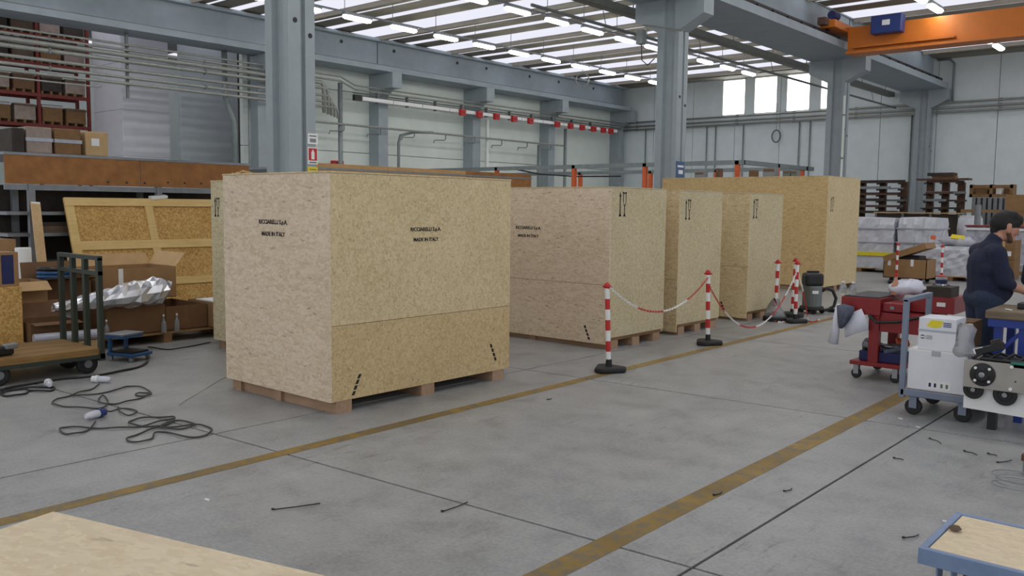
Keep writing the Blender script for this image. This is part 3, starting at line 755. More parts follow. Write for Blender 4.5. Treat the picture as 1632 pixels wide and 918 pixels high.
# ================================================================== STRIPED POSTS AND CHAINS
def stanchion(p, ht, label, tilt=0.0, base='cone', g='red and white striped posts', rz=0):
    t = thing('barrier_post', label, 'barrier post', (p.x, p.y, 0), rz=rz, group=g)
    d = lambda z: Vector((-tilt * z * .75, 0, z))
    if base == 'tri':
        b = MB(); pts = []
        for k in range(3):
            a = k * 2 * PI / 3 + .5
            for e in (-.28, .28): pts.append((.19 * math.cos(a + e), .19 * math.sin(a + e)))
        b.prism(pts, (0, 0, 0), (1, 0, 0), (0, 1, 0), .055)
        b.build('base', 'rubber', t, bevel=.02)
    else:
        b = MB().lathe([(.18, 0), (.185, .05), (.17, .07), (.05, .085)], (0, 0, 0), 14); b.build('base', 'rubber', t)
    MB().lathe([(.035, .04), (.03, .13)], (0, 0, 0), 12).build('socket', 'rubber', t)
    n = 7; hs = (ht - .1 - .05) / n
    for k in range(n):
        z = .1 + hs * k
        MB().tube([d(z), d(z + hs)], .027, 10).build('band', 'white' if k % 2 == 0 else 'red', t)
    c = MB(); z = ht - .05; q = d(z); c.lathe([(.03, 0), (.036, .01), (.034, .035), (.02, .055), (.005, .062)], (q.x, 0, z), 12); cp = c.build('cap', 'red', t, smooth=True)
    for s in (-1, 1): MB().box((q.x + s * .03, -.008, z + .005), (q.x + s * .055, .008, z + .02)).build('hook', 'red', cp)
    return t
s1, s2, s3, s4, s5 = atz(970, 592), atz(1128, 549), atz(1267, 514), atz(1235, 511), atz(1262, 505)
z1 = atx(974, 463, s1.x).z
stanchion(s1, .92, 'red-and-white striped post standing nearest the camera on a black foot', .06, 'tri', rz=0)
stanchion(s2, .93, 'striped post in the middle of the chained barrier', .04, 'tri')
stanchion(s3, .93, 'striped post on a black foot, right one of the close pair by the vacuum', .0, 'tri')
stanchion(s4, .93, 'striped post wrapped in clear film at its foot, beside the farthest aisle crate', -.02)
stanchion(s5, .93, 'striped post, left one of the close pair by the vacuum', -.04)
t = thing('film_wrap', 'crumpled clear film bunched round the foot of a striped post', 'film', (s4.x, s4.y, 0))
m = MB(); m.lathe([(.17, 0), (.14, .12), (.09, .22), (.045, .32)], (0, 0, 0), 12); o = m.build('film', 'film_clear', t, smooth=True)
for i, v in enumerate(o.data.vertices): v.co += Vector((random.uniform(-.03, .03), random.uniform(-.03, .03), random.uniform(0, .03)))
# far posts
f1 = atz(1428, 452); f2 = atz(1500, 458)
stanchion(f1, .95, 'distant striped post in front of the big open carton'); stanchion(f2, .95, 'distant striped post in front of the grey wrapped load', .03)

def link_mesh(mat):
    m = MB(); L, Wd, r = .02, .011, .0045
    pts = [(L * math.cos(a) * 1.0, Wd * math.sin(a), 0) for a in [i * PI / 4 for i in range(8)]]
    m.tube(pts, r, 4, closed=True); return m
def chain(label, pts, first='white', name='plastic_chain', seg=.55):
    """links strung along the polyline, joined per colour run"""
    t = thing(name, label, 'chain', pts[0], group='red and white chains')
    o = Vector(pts[0]); ln = [0]
    for a, b in zip(pts, pts[1:]): ln.append(ln[-1] + (Vector(b) - Vector(a)).length)
    def at(s):
        for i in range(len(pts) - 1):
            if s <= ln[i + 1] or i == len(pts) - 2:
                u = (s - ln[i]) / max(1e-6, ln[i + 1] - ln[i]); a, b = Vector(pts[i]), Vector(pts[i + 1]); return a + (b - a) * u, (b - a).normalized()
    s = .0; run = 0; step = .034; cur = MB(); base = link_mesh('white'); k = 0; mt = first
    while s < ln[-1]:
        if int(s / seg) != run:
            ob = cur.build('chain_run', mt, t); ob['kind'] = 'stuff'; cur = MB(); run = int(s / seg); mt = 'red' if mt == 'white' else 'white'
        p, d = at(s); q = d.to_track_quat('X', 'Z').to_matrix() @ Matrix.Rotation(PI / 2 * (k % 2), 3, 'X')
        cur._add([q @ Vector(v) + p - o for v in base.v], base.f); s += step; k += 1
    if cur.v: ob = cur.build('chain_run', mt, t); ob['kind'] = 'stuff'
    return t
def sag(a, b, low, n=24):
    out = []
    for i in range(n + 1):
        u = i / n; p = Vector(a).lerp(Vector(b), u); base = (a[2] * (1 - u) + b[2] * u); mn = (a[2] + b[2]) / 2
        p.z = base - (mn - low) * 4 * u * (1 - u); out.append(tuple(p))
    return out
tp1 = Vector((s1.x + .01, s1.y, .87)); tp2 = Vector((s2.x, s2.y, .88)); tp3 = Vector((s3.x, s3.y, .88)); tp5 = Vector((s5.x, s5.y, .88))
chain('red-and-white plastic chain between nearest and middle striped posts', sag(tp1, tp2, .53), 'white', seg=.62)
chain('red-and-white plastic chain sagging near the floor toward the vacuum', sag(tp2 - Vector((0, 0, .15)), tp3 - Vector((0, 0, .1)), .08), 'red', seg=.55)
a = atz(1228, 503); b = atz(1305, 508)
chain('loose end of striped chain lying on the floor beside the vacuum', [tuple(tp3 - Vector((0, 0, .05))), (s3.x + .05, s3.y + .15, .45), (s3.x + .1, s3.y + .25, .03)] + [tuple(atz(x, y, .012)) for x, y in ((1283, 509), (1292, 513), (1300, 512), (1306, 509))], 'white', seg=.4)
chain('pile of striped chain on the floor between the far posts', [tuple(atz(x, y, .012)) for x, y in ((1236, 512), (1243, 511), (1252, 504), (1247, 508), (1240, 514), (1250, 513), (1258, 508))], 'red', seg=.3)

# vacuum cleaner
ANG_ = math.atan2(.654, .757)
v0 = atz(1293, 499)
t = thing('vacuum_cleaner', 'black and grey drum vacuum cleaner with thick hose behind the posts', 'vacuum cleaner', (v0.x, v0.y, 0))
MB().lathe([(.14, .08), (.155, .12), (.155, .42), (.15, .46)], (0, 0, 0), 18).build('drum', 'pipe_dark', t, smooth=False)
MB().cbox((0, 0, .56), (.3, .28, .22), (0, 0, ANG_)).build('motor_head', 'black', t, bevel=.05)
MB().cbox((0, 0, .69), (.2, .05, .03), (0, 0, ANG_)).build('carry_handle', 'black', t, bevel=.01)
MB().lathe([(.18, .06), (.2, .08), (.18, .12)], (0, 0, 0), 16).build('chassis', 'rubber', t)
for k in range(4):
    a = k * PI / 2 + .6; MB().lathe([(.045, -.02), (.045, .02)], (.17 * math.cos(a), .17 * math.sin(a), .045), 10, 'y').build('wheel', 'black', t)
hp = [(.757 * q, .654 * q, z) for q, z in ((.14, .36), (.24, .42), (.34, .38), (.4, .25), (.37, .12), (.28, .06), (.2, .05), (.16, .1))]
MB().tube(hp, .028, 8).build('hose', 'black', t, smooth=True)
MB().cbox((.654 * .158, -.757 * .158, .36), (.1, .006, .05), (0, 0, ANG_)).build('badge', 'white', t)
tn = thing('floor_nozzle', 'dark vacuum floor nozzle lying beside the vacuum cleaner', 'nozzle', tuple(atz(1333, 498)))
MB().box((-.15, -.04, 0), (.15, .04, .06)).build('head', 'black', tn, bevel=.015); MB().cyl((0, .02, .04), (.05, .35, .12), .02, 8).build('tube', 'black', tn)

# ================================================================== FAR RIGHT GOODS
def wrapped(label, x0, x1, y0, y1, h, mat, bands=(), group=None, z0=.12):
    t = thing('wrapped_pallet', label, 'pallet load', (x0, y0, 0), group=group)
    W, L = x1 - x0, y1 - y0
    bm = bmesh.new(); bmesh.ops.create_grid(bm, x_segments=1, y_segments=1, size=1); bm.free()
    n, mz = 14, 8; vs = []; fs = []
    ring = [(W * i / n, 0) for i in range(n)] + [(W, L * i / 6) for i in range(6)] + [(W - W * i / n, L) for i in range(n)] + [(0, L - L * i / 6) for i in range(6)]
    for k in range(mz + 1):
        z = z0 + (h - z0) * k / mz
        for (x, y) in ring: vs.append((x + random.uniform(-.02, .02), y + random.uniform(-.03, .03) + (.05 if k == mz else 0) * (1 if y < L / 2 else -1), z + random.uniform(-.01, .01)))
    m = len(ring)
    for k in range(mz):
        for j in range(m): fs.append((k * m + j, k * m + (j + 1) % m, (k + 1) * m + (j + 1) % m, (k + 1) * m + j))
    vs.append((W / 2, L / 2, h + .03)); c = len(vs) - 1
    for j in range(m): fs.append((mz * m + j, mz * m + (j + 1) % m, c))
    b = MB(); b._add(vs, fs); b.build('wrapped_load', mat, t, smooth=False)
    for z, th, mt in bands: MB().box((-.03, -.045, z), (W + .03, L + .03, z + th)).build('band', mt, t)
    for x in (.0, W / 2 - .06, W - .12): MB().box((x, 0, 0), (x + .12, L, .1)).build('pallet_block', 'old_timber', t)
    MB().box((0, 0, .1), (W, L, .125)).build('pallet_board', 'timber', t)
    return t
wrapped('long white film-wrapped stack right of the long crate, left half', -9.6, -7.82, 25, 26.2, 1.5, 'film', ((.46, .1, 'yellow'), (1.2, .03, 'film_grey'), (.82, .03, 'film_grey')))
wrapped('white film-wrapped stack behind the open carton, right half', -7.72, -6.75, 25, 26.2, 1.52, 'film', ((1.22, .03, 'film_grey'), (.84, .03, 'film_grey')))
gw = wrapped('grey-white wrapped load with yellow label behind the man', -6.66, -5.2, 23.4, 24.6, .85, 'film', ())
m = MB().lathe([(.0, 0), (.3, .0), (.42, .1), (.25, .2), (.1, .22)], (.75, .35, .85), 14); o = m.build('film_bundle', 'film_grey', gw, smooth=True)
for v in o.data.vertices: v.co += Vector((random.uniform(-.05, .05), random.uniform(-.05, .05), random.uniform(-.03, .05)))
MB().cbox((.82, .12, 1.08), (.3, .02, .12), (-.7, .1, 0)).build('yellow_label', 'yellow', gw)
MB().cbox((.25, .15, 1.05), (.12, .02, .1), (-.4, .1, 0)).build('orange_label', 'orange', gw)
wrapped('low white-topped wrapped stack behind the grey wrapped load', -6.5, -5.0, 27, 28, 1.3, 'film_grey', ((1.2, .06, 'white'), (1.3, .03, 'red_dark')))

cb = aty(1405, 447, 22.0)
t = thing('open_carton', 'big brown open carton with lid lying aslant on a dolly', 'carton', (-7.05, 21.9, 0))
W, L, z0, z1 = .98, .75, .1, .56
for q in (((0, 0, z0), (W, .015, z1)), ((0, L - .015, z0), (W, L, z1)), ((0, 0, z0), (.015, L, z1)), ((W - .015, 0, z0), (W, L, z1)), ((0, 0, z0), (W, L, z0 + .02))): MB().box(*q).build('side', 'card', t)
for x in (.1, .62): MB().box((x, -.004, z1 - .16), (x + .07, 0, z1)).build('tape', 'white', t)
for x in (.12, W - .2):
    MB().lathe([(.05, -.025), (.05, .025)], (x + .05, .1, .05), 10, 'y').build('caster', 'black', t); MB().lathe([(.05, -.025), (.05, .025)], (x + .05, L - .1, .05), 10, 'y').build('caster', 'black', t)
lid = MB().cbox((W / 2 - .02, L / 2, .72), (1.0, .8, .14), (0, -.36, .0)).build('lid', 'card', t)
MB().box((.3, .1, z1 - .05), (.8, .6, z1 + .08)).build('contents', 'black', t, bevel=.03)

# cantilever racks with bar stock along the back wall
def bar_rack(label, x0, x1, h, levels, arms_only=False):
    t = thing('cantilever_rack', label, 'rack', (x0, 38, 0)); W = x1 - x0
    for k in range(3):
        x = .15 + (W - .3) * k / 2
        MB().box((x - .12, -.1, 0), (x + .12, .15, h)).build('post', 'rust', t)
        for z in levels: MB().box((x - .05, -.7, z - .07), (x + .05, 0, z)).build('arm', 'dark_stuff', t)
    for z in levels:
        for q in range(3):
            l = random.uniform(.5, 1.0) * W; s = random.uniform(-.15, W - l + .1); y = -.62 + q * .2
            MB().box((s, y, z), (s + l, y + .14, z + random.uniform(.04, .12))).build('bar_stock', random.choice(['dark_stuff', 'galv', 'pipe_dark', 'rust']), t)
    MB().box((-.1, -.75, 1.2), (W + .1, .2, 1.45)).build('bench_front', 'dark_stuff', t)
    return t
bar_rack('dark cantilever rack of bar stock beside the long crate', -13.4, -11.4, 2.9, (1.6, 1.85, 2.1, 2.35, 2.6, 2.85))
t = bar_rack('dark cantilever rack with a slab on top against the back wall', -10.7, -9.25, 2.85, (1.8, 2.1, 2.4, 2.85))
MB().box((-.2, -.7, 2.93), (1.7, -.1, 3.0)).build('board', 'rust', t); MB().box((.35, -.6, 3.0), (1.2, -.2, 3.1)).build('pallet', 'old_timber', t); MB().box((.2, -.7, 3.1), (1.15, -.1, 3.22)).build('slab', 'dark_stuff', t)
t = thing('wooden_crate', 'open brown slatted crate standing on grey bundled bars at the back', 'crate', (-9.05, 37.8, 0))
for k in range(7): MB().box((.1 + k * .19, 0, 0), (.22 + k * .19, .6, 2.25)).build('bar', 'galv', t)
for z in (2.27, 2.62): MB().box((0, -.03, z), (1.5, 0, z + .12)).build('slat', 'old_timber', t)
for x in (0, .7, 1.4): MB().box((x, -.03, 2.27), (x + .1, .6, 2.76)).build('slat', 'old_timber', t)
MB().box((0, .57, 2.27), (1.5, .6, 2.7)).build('back_board', 'old_timber', t); MB().box((.9, .1, 2.3), (1.1, .4, 2.66)).build('content', 'white', t); MB().box((.2, .1, 2.3), (.6, .4, 2.55)).build('content', 'brown_box', t)
t = thing('low_shelf', 'long dark low shelf with a light top board in front of the racks', 'shelf', (-11.9, 35.5, 0))
MB().box((0, 0, 1.62), (3.2, .5, 1.66)).build('top_board', 'timber', t); MB().box((0.02, .1, .0), (3.18, .45, 1.6)).build('cabinet', 'dark_stuff', t)
for x in (.05, 1.05, 2.05, 3.05): MB().box((x, 0, 0), (x + .08, .08, 1.62)).build('post', 'pipe_dark', t)
t = thing('wide_table', 'wide timber-topped shelf with cartons behind the man', 'shelf', (-7.9, 32, 0))
MB().box((0, 0, 1.68), (4.5, .9, 1.78)).build('top_board', 'old_timber', t)
for x in (.05, 1.5, 3.0, 4.35): MB().box((x, 0, 0), (x + .1, .1, 1.68)).build('leg', 'galv', t)
MB().box((.0, .3, .8), (4.4, .85, .84)).build('shelf_board', 'old_timber', t)
t = thing('white_drum', 'white plastic drum at the head of the man', 'drum', (-7.35, 31.0, 0))
MB().lathe([(.36, 0), (.38, .05), (.38, .6), (.36, .62), (.38, .64), (.38, 1.2), (.35, 1.5), (.3, 1.54)], (0, 0, 0), 16).build('body', 'film', t, smooth=True); MB().lathe([(.32, 1.54), (.32, 1.58)], (0, 0, 0), 16).build('lid', 'white', t)
t = thing('grey_post', 'round grey bollard standing behind the wrapped loads', 'bollard', tuple(aty(1555, 400, 30)[:2]) + (0,))
MB().cyl((0, 0, 0), (0, 0, 1.92), .09, 10).build('tube', 'galv', t); MB().box((-.18, -.18, 0), (.18, .18, .02)).build('foot_plate', 'galv', t)
for i, (x, y, w_, h_, mt, lb) in enumerate(((-4.9, 27, .9, 1.5, 'card', 'tall carton stack right behind the man'), (-5.35, 24.9, .5, 1.0, 'brown_box', 'brown carton beside the grey wrapped load'), (-3.7, 22, .8, 1.05, 'card', 'brown carton with clear film low behind the man'), (-7.0, 34, 1.3, 2.3, 'card', 'big carton on the back shelf at the right edge'), (-8.5, 30.2, .55, 1.32, 'card_dark', 'brown carton behind the white wrapped stack'))):
    t = thing('carton', lb, 'carton', (x, y, 0))
    nst = 3 if h_ > 1 else 2
    for k in range(nst): MB().box((0.01 * (k % 2), 0, h_ / nst * k + .003), (w_, .7, h_ / nst * (k + 1))).build('box_tier', mt, t, bevel=.01)
    MB().box((w_ * .45, -.004, 0.02), (w_ * .55, 0, h_ - .02)).build('tape', 'card_light', t)
    MB().box((w_ * .6, -.006, h_ * .6), (w_ * .85, 0, h_ * .72)).build('label_sheet', 'white', t)
# ================================================================== NEAR RIGHT: TROLLEY, BOXES, MACHINE, RED CART, BENCH
YT = 7.65
t = thing('hand_trolley', 'grey steel platform trolley with tubular handle carrying white boxes', 'trolley', (-2.28, YT, 0))
MB().box((0, 0, .16), (.56, .7, .22)).build('deck', 'trolley_grey', t, bevel=.008)
MB().box((.03, .03, .22), (.54, .67, .225)).build('deck_board', 'timber', t)
for y in (.02, .66): MB().box((-.01, y - .02, .14), (.035, y + .025, .97)).build('handle_post', 'trolley_grey', t, bevel=.006)
MB().box((-.012, 0, .945), (.037, .685, .985)).build('handle_bar', 'trolley_grey', t, bevel=.006)
for i, (x, y) in enumerate(((.1, .06), (.1, .62), (.48, .06), (.48, .62))):
    c = MB().lathe([(.06, -.022), (.068, -.015), (.068, .015), (.06, .022)], (x, y, .068), 14, 'y').build('wheel', 'rubber', t)
    MB().box((x - .03, y - .035, .06), (x + .03, y - .027, .16)).box((x - .03, y + .027, .06), (x + .03, y + .035, .16)).build('fork', 'trolley_grey', c)
t = thing('white_carton', 'large white carton with printed handling marks on the grey trolley', 'carton', (-2.23, YT + .02, .225))
MB().box((0, 0, 0), (.45, .5, .335)).build('box', 'box_white', t, bevel=.004)
MB().box((-.001, -.001, .32), (.451, .501, .337)).build('lid_seam', 'white', t)
MB().box((.18, -.003, .29), (.25, -.0005, .335)).build('tape', 'film_grey', t)
MB().box((.16, -.003, .02), (.34, -.0005, .085)).build('label_sheet', 'white', t)
for x in (.17, .21, .26, .30): MB().box((x, -.005, .035), (x + .018, -.003, .068)).build('printed_mark', 'navy' if x < .25 else 'pipe_dark', t)
t = thing('white_carton', 'smaller white carton with yellow sticker on top of the large one', 'carton', (-2.165, YT + .03, .563))
MB().box((0, 0, 0), (.285, .3, .155)).build('lower_box', 'box_white', t, bevel=.004); MB().box((0, 0, .165), (.285, .3, .265)).build('upper_box', 'box_white', t, bevel=.004)
MB().box((-.002, -.002, .15), (.287, .302, .168)).build('tape_band', 'film_grey', t)
yl = MB(); yl.prism([(.06, .2), (.1, .25), (.19, .245), (.17, .195), (.12, .185)], (0, -.0005, 0), (1, 0, 0), (0, 0, 1), .003); yl.build('yellow_sticker', 'yellow', t)
for k in range(3): MB().box((.19, -.003, .2 + .014 * k), (.25, -.0005, .207 + .014 * k)).build('print', 'crane_blue', t)
MB().lathe([(.018, 0), (.018, .002)], (.035, -.002, .105), 12, 'y').build('logo_ring', 'pipe_dark', t)
MB().box((.02, -.005, .1), (.05, -.003, .11)).build('logo_bar', 'white', t)
for k in range(3): MB().box((.06, -.003, .09 + .012 * k), (.11, -.0005, .095 + .012 * k)).build('print', 'galv', t)
t = thing('brown_carton', 'brown carton side peeking out left of the small white carton', 'carton', (-2.235, YT + .38, .563))
MB().box((0, 0, 0), (.4, .3, .22)).build('box', 'card_dark', t, bevel=.004); MB().box((.15, -.002, .02), (.2, 0, .2)).build('tape', 'card_light', t)
t = thing('plastic_bag', 'crumpled clear plastic bag stuffed beside the white cartons', 'bag', (-1.83, YT + .1, .42))
m = MB().lathe([(.03, .0), (.07, .05), (.085, .15), (.06, .24), (.075, .32), (.05, .36)], (0, 0, 0), 12); o = m.build('film', 'film_clear', t, smooth=True)
for v in o.data.vertices: v.co += Vector((random.uniform(-.018, .018), random.uniform(-.018, .018), random.uniform(-.01, .02)))
t = thing('paper_roll', 'white paper roll standing beside the small white carton', 'roll', (-1.87, YT + .3, .563))
MB().lathe([(.05, 0), (.055, .01), (.055, .2), (.05, .21)], (0, 0, 0), 16).build('roll', 'white', t); MB().lathe([(.02, .2), (.02, .214)], (0, 0, 0), 10).build('core', 'card', t)

# conveyor drive unit
XM, YM = -1.745, 7.42
t = thing('conveyor_drive', 'steel conveyor drive unit with black flange bearing and pulleys', 'machine', (XM, YM, 0))
MB().box((0, 0, .345), (1.0, .012, .56)).build('side_plate', 'steel_plate', t, bevel=.002)
MB().box((0, .26, .345), (1.0, .272, .56)).build('rear_plate', 'steel_plate', t)
MB().box((0.02, .012, .5), (1.0, .26, .54)).build('belt', 'black', t)
m = MB(); m.prism([(-.005, .165), (1.0, .135), (1.0, .345), (-.005, .345)], (0, .09, 0), (1, 0, 0), (0, 0, 1), .02); m.build('skirt_plate', 'white', t)
fb = MB().lathe([(.09, 0), (.09, .012), (.055, .018), (.045, .03), (.02, .03)], (0, 0, 0), 22, 'y'); 
o = fb.build('flange_bearing', 'black', t); o.scale = (1, -1, 1); o.location = (.135, 0, .455)
MB().lathe([(.022, 0), (.022, .036), (.012, .04)], (0, 0, 0), 14, 'y').build('shaft_end', 'steel', o)
for a in range(4):
    c, s = math.cos(a * PI / 2 + PI / 4) * .068, math.sin(a * PI / 2 + PI / 4) * .068
    MB().lathe([(.012, .01), (.012, .022), (.008, .026)], (c, 0, s), 6, 'y').build('bolt', 'white', o)
for x, z in ((.33, .54), (.33, .37), (.62, .54), (.62, .37)): MB().lathe([(.013, -.012), (.013, 0)], (x, 0, z), 8, 'y').build('bolt', 'white', t)
for x in (.36, .5): MB().lathe([(.006, -.003), (.006, 0)], (x, 0, .43), 8, 'y').build('bolt_hole', 'black', t)
for x, z, r in ((.07, .325, .075), (.29, .315, .085), (.62, .315, .085)):
    pl = MB().lathe([(r, -.03), (r * .95, -.035), (r * .6, -.035), (r * .5, -.025), (r * .2, -.025), (r * .2, -.045), (.004, -.045)], (x, .06, z), 22, 'y').build('pulley', 'black', t)
    MB().lathe([(r * .22, -.05), (r * .2, -.044)], (x, .06, z), 10, 'y').build('hub', 'steel', pl)
MB().box((.1, .02, .56), (.9, .24, .585)).build('cable_bundle', 'black', t, bevel=.01)
for k in range(6): MB().tube([(.05 + .1 * k, .03, .57), (.12 + .1 * k, .1, .62), (.2 + .1 * k, .2, .58)], .012, 6).build('cable', 'black', t)
MB().box((.32, .0, .535), (.8, .05, .575)).build('green_strip', 'green', t)
for x in (.15, .85):
    MB().box((x, .16, 0), (x + .06, .24, .345)).build('support_foot', 'black', t)
t = thing('black_module', 'tilted black module with white label on the conveyor drive', 'module', (XM + .08, YM + .06, .61))
MB().cbox((.07, .06, .035), (.2, .09, .05), (0, -.35, .1)).build('case', 'black', t, bevel=.004); MB().cbox((0.0, .013, .018), (.07, .006, .04), (0, -.35, .1)).build('label_sheet', 'white', t); MB().cbox((.11, .06, .085), (.07, .06, .05), (0, -.35, .1)).build('connector', 'dark_stuff', t)

# red tool cart
YR = 8.95
t = thing('tool_cart', 'red steel tool cart on casters with cloth over its corner', 'cart', (-3.31, YR, 0))
MB().box((.14, .0, .145), (.66, .75, .185)).build('base_tray', 'red_dark', t, bevel=.006)
for x, y in ((.2, .05), (.58, .05), (.2, .68), (.58, .68)):
    w_ = MB().lathe([(.045, -.018), (.05, -.012), (.05, .012), (.045, .018)], (x, y, .052), 14, 'y').build('caster', 'black', t)
    MB().box((x - .025, y - .028, .05), (x + .025, y - .02, .148)).box((x - .025, y + .02, .05), (x + .025, y + .028, .148)).build('fork', 'steel', w_)
MB().box((.31, .02, .18), (.41, .1, .68)).build('post', 'red_dark', t, bevel=.006)
MB().box((.31, .62, .18), (.41, .70, .68)).build('post', 'red_dark', t)
MB().box((.03, 0, .66), (.42, .75, .83)).build('upper_tray', 'red_dark', t, bevel=.006)
MB().box((.05, .02, .825), (.40, .73, .84)).build('tray_mat', 'black', t)
m = MB(); m.prism([(.3, .50), (.78, .50), (.86, .58), (.86, .68), (.3, .7)], (0, .7, 0), (1, 0, 0), (0, 0, 1), .66); m.build('drawer_case', 'red_dark', t)
MB().tube([(.32, -.02, .66), (.4, -.04, .6), (.6, -.04, .62), (.86, -.02, .7)], .016, 6).build('rail', 'black', t)
MB().box((.42, .05, .7), (.62, .6, .79)).build('tool_box', 'red_dark', t, bevel=.01); MB().box((.5, .04, .73), (.54, .05, .76)).build('latch', 'galv', t)
MB().box((.62, .3, .7), (1.02, .75, .86)).build('side_tray', 'red_dark', t); MB().box((.86, .292, .77), (.94, .3, .81)).build('badge', 'white', t)
MB().box((.75, .32, .86), (.98, .6, .96)).build('case', 'dark_stuff', t)
t = thing('grinder_pile', 'pile of grinding discs and tools on the red cart base', 'tools', (-3.1, YR + .06, .187))
MB().box((0, 0, 0), (.4, .3, .1)).build('case', 'navy', t, bevel=.01); MB().cbox((.1, .12, .15), (.2, .18, .07), (.1, .3, .2)).build('grinder', 'galv', t, bevel=.02); MB().cbox((.3, .1, .14), (.2, .16, .05), (.2, -.3, .4)).build('glove', 'cloth_grey', t, bevel=.02)
MB().lathe([(.09, 0), (.09, .012), (.02, .012)], (.28, .1, .16), 16).build('disc', 'steel', t); MB().lathe([(.025, 0), (.025, .06), (.01, .08)], (.04, .05, .1), 10).build('knob', 'black', t); MB().cbox((.36, .2, .2), (.12, .1, .03), (.3, .2, .5)).build('leather_scrap', 'orange', t)
def cloth(name, label, pts, mat, cat, th=.006):
    """rows of points draped as a sheet"""
    n, m_ = len(pts), len(pts[0]); o = Vector(pts[0][0]); vs = [Vector(p) - o for r in pts for p in r]
    t = thing(name, label, cat, tuple(o)); b = MB(); b._add(vs, [(i * m_ + j, i * m_ + j + 1, (i + 1) * m_ + j + 1, (i + 1) * m_ + j) for i in range(n - 1) for j in range(m_ - 1)])
    ob = b.build('sheet', mat, t, smooth=True); s = ob.modifiers.new('thick', 'SOLIDIFY'); s.thickness = th; return t
A = lambda px, py, y: tuple(aty(px, py, y))
cloth('white_paper', 'white sheet hanging off the red cart beside the rag', [[A(1344, 508, YR - .03), A(1358, 498, YR - .04), A(1373, 492, YR - .03)], [A(1345, 524, YR - .06), A(1362, 512, YR - .06), A(1380, 508, YR - .05)], [A(1347, 538, YR - .07), A(1366, 531, YR - .08), A(1384, 526, YR - .06)]], 'cloth_white', 'paper')
cloth('white_rag', 'long white rag hanging from the red cart corner', [[A(1332, 486, YR - .01), A(1337, 484, YR - .03), A(1341, 486, YR - .02)], [A(1326, 515, YR - .03), A(1333, 515, YR - .06), A(1339, 517, YR - .03)], [A(1319, 545, YR - .04), A(1328, 549, YR - .07), A(1336, 549, YR - .04)]], 'cloth_white', 'rag')
cloth('grey_rag', 'crumpled grey rag draped over the red cart corner', [[A(1333, 487, YR - .06), A(1345, 484, YR - .08), A(1362, 489, YR - .06)], [A(1334, 500, YR - .1), A(1346, 498, YR - .14), A(1361, 498, YR - .1)], [A(1335, 514, YR - .1), A(1345, 514, YR - .15), A(1354, 510, YR - .1)], [A(1337, 523, YR - .09), A(1342, 524, YR - .1), A(1348, 519, YR - .09)]], 'cloth_grey', 'rag', .012)
for i, (px, py, lb) in enumerate(((1343, 470, 'clear plastic bottle, left one on the red cart'), (1359, 470, 'clear plastic bottle, right one on the red cart'))):
    p = aty(px, py, YR + .15); t = thing('plastic_bottle', lb, 'bottle', (p.x, p.y, .842))
    MB().lathe([(.033, 0), (.036, .01), (.036, .07), (.03, .09), (.014, .105), (.014, .12)], (0, 0, 0), 12).build('body', 'plastic_clear', t, smooth=True); MB().lathe([(.016, .115), (.016, .13)], (0, 0, 0), 10).build('cap', 'white', t)
p = aty(1428, 450, YR + .4)
t = thing('spray_bottle', 'pinkish plastic bottle with thin neck on the red cart', 'bottle', (p.x, p.y, .842))
MB().lathe([(.04, 0), (.045, .01), (.045, .1), (.03, .14), (.014, .16), (.014, .2)], (0, 0, 0), 12).build('body', 'skin', t, smooth=True); MB().lathe([(.018, .19), (.018, .22)], (0, 0, 0), 10).build('cap', 'red', t)
p = aty(1453, 466, YR + .45)
t = thing('white_bag', 'crumpled white cloth bundle on top of the red cart', 'cloth', (p.x - .02, p.y, .863))
m = MB().lathe([(.12, -.02), (.17, .03), (.15, .08), (.08, .13), (.02, .15)], (0, 0, 0), 14); o = m.build('cloth', 'cloth_white', t, smooth=True); o.scale = (1.15, .8, .85)
for v in o.data.vertices: v.co += Vector((random.uniform(-.035, .035), random.uniform(-.035, .035), random.uniform(-.01, .04)))
p = aty(1500, 455, YR + .5)
t = thing('glue_tub', 'clear tub with dark label standing on the cart case', 'tub', (p.x, p.y, .962))
MB().lathe([(.05, 0), (.055, .01), (.055, .08), (.05, .09)], (0, 0, 0), 14).build('body', 'plastic_clear', t); MB().lathe([(.056, .02), (.056, .06)], (0, 0, 0), 14).build('label_band', 'navy', t); MB().lathe([(.05, .09), (.05, .1)], (0, 0, 0), 14).build('lid', 'red', t)
t = thing('tool_bar', 'dark thin tool lying at the back of the red cart top', 'tool', (-3.0, YR + .62, .842))
MB().cyl((0, 0, .012), (.3, .05, .012), .012, 6).build('shaft', 'black', t); MB().box((.28, .02, 0), (.36, .08, .03)).build('head', 'black', t)

# blue workbench
XB, YBn = -1.73, 7.93
t = thing('workbench', 'blue steel workbench with worn wooden top in front of the man', 'workbench', (XB, YBn, 0))
MB().box((0, 0, .835), (1.6, .62, .905)).build('top', 'bench_wood', t, bevel=.01)
MB().box((.02, .02, .77), (1.58, .05, .835)).build('apron', 'bench_blue', t)
for x in (.06, .24, 1.5):
    for y in (.05, .53): MB().box((x, y, 0), (x + .06, y + .06, .8)).build('leg', 'bench_blue', t)
MB().box((.3, .06, .2), (1.5, .08, .76)).build('side_sheet', 'bench_blue', t); m = MB().bar((.09, .08, .55), (.26, .08, .74), .03, .03); m.build('brace', 'bench_blue', t)
for i, (x, y) in enumerate(((.15, .1), (.3, .2), (.5, .12))):
    t = thing('paper_scrap', 'small white scrap lying on the workbench, %s from its left end' % ORD[i], 'scrap', (XB + x, YBn + y, .907)); MB().cbox((0, 0, .004), (.05, .03, .004), (0, .1, i)).build('paper', 'white', t)
t = thing('vise_block', 'dark metal part under the hands of the man on the bench', 'part', (XB + .28, YBn + .3, .907))
MB().box((-.1, -.06, 0), (.25, .1, .05)).build('body', 'black', t, bevel=.01); MB().cyl((0, 0, .05), (.15, 0, .05), .02, 10).build('roller', 'steel', t)

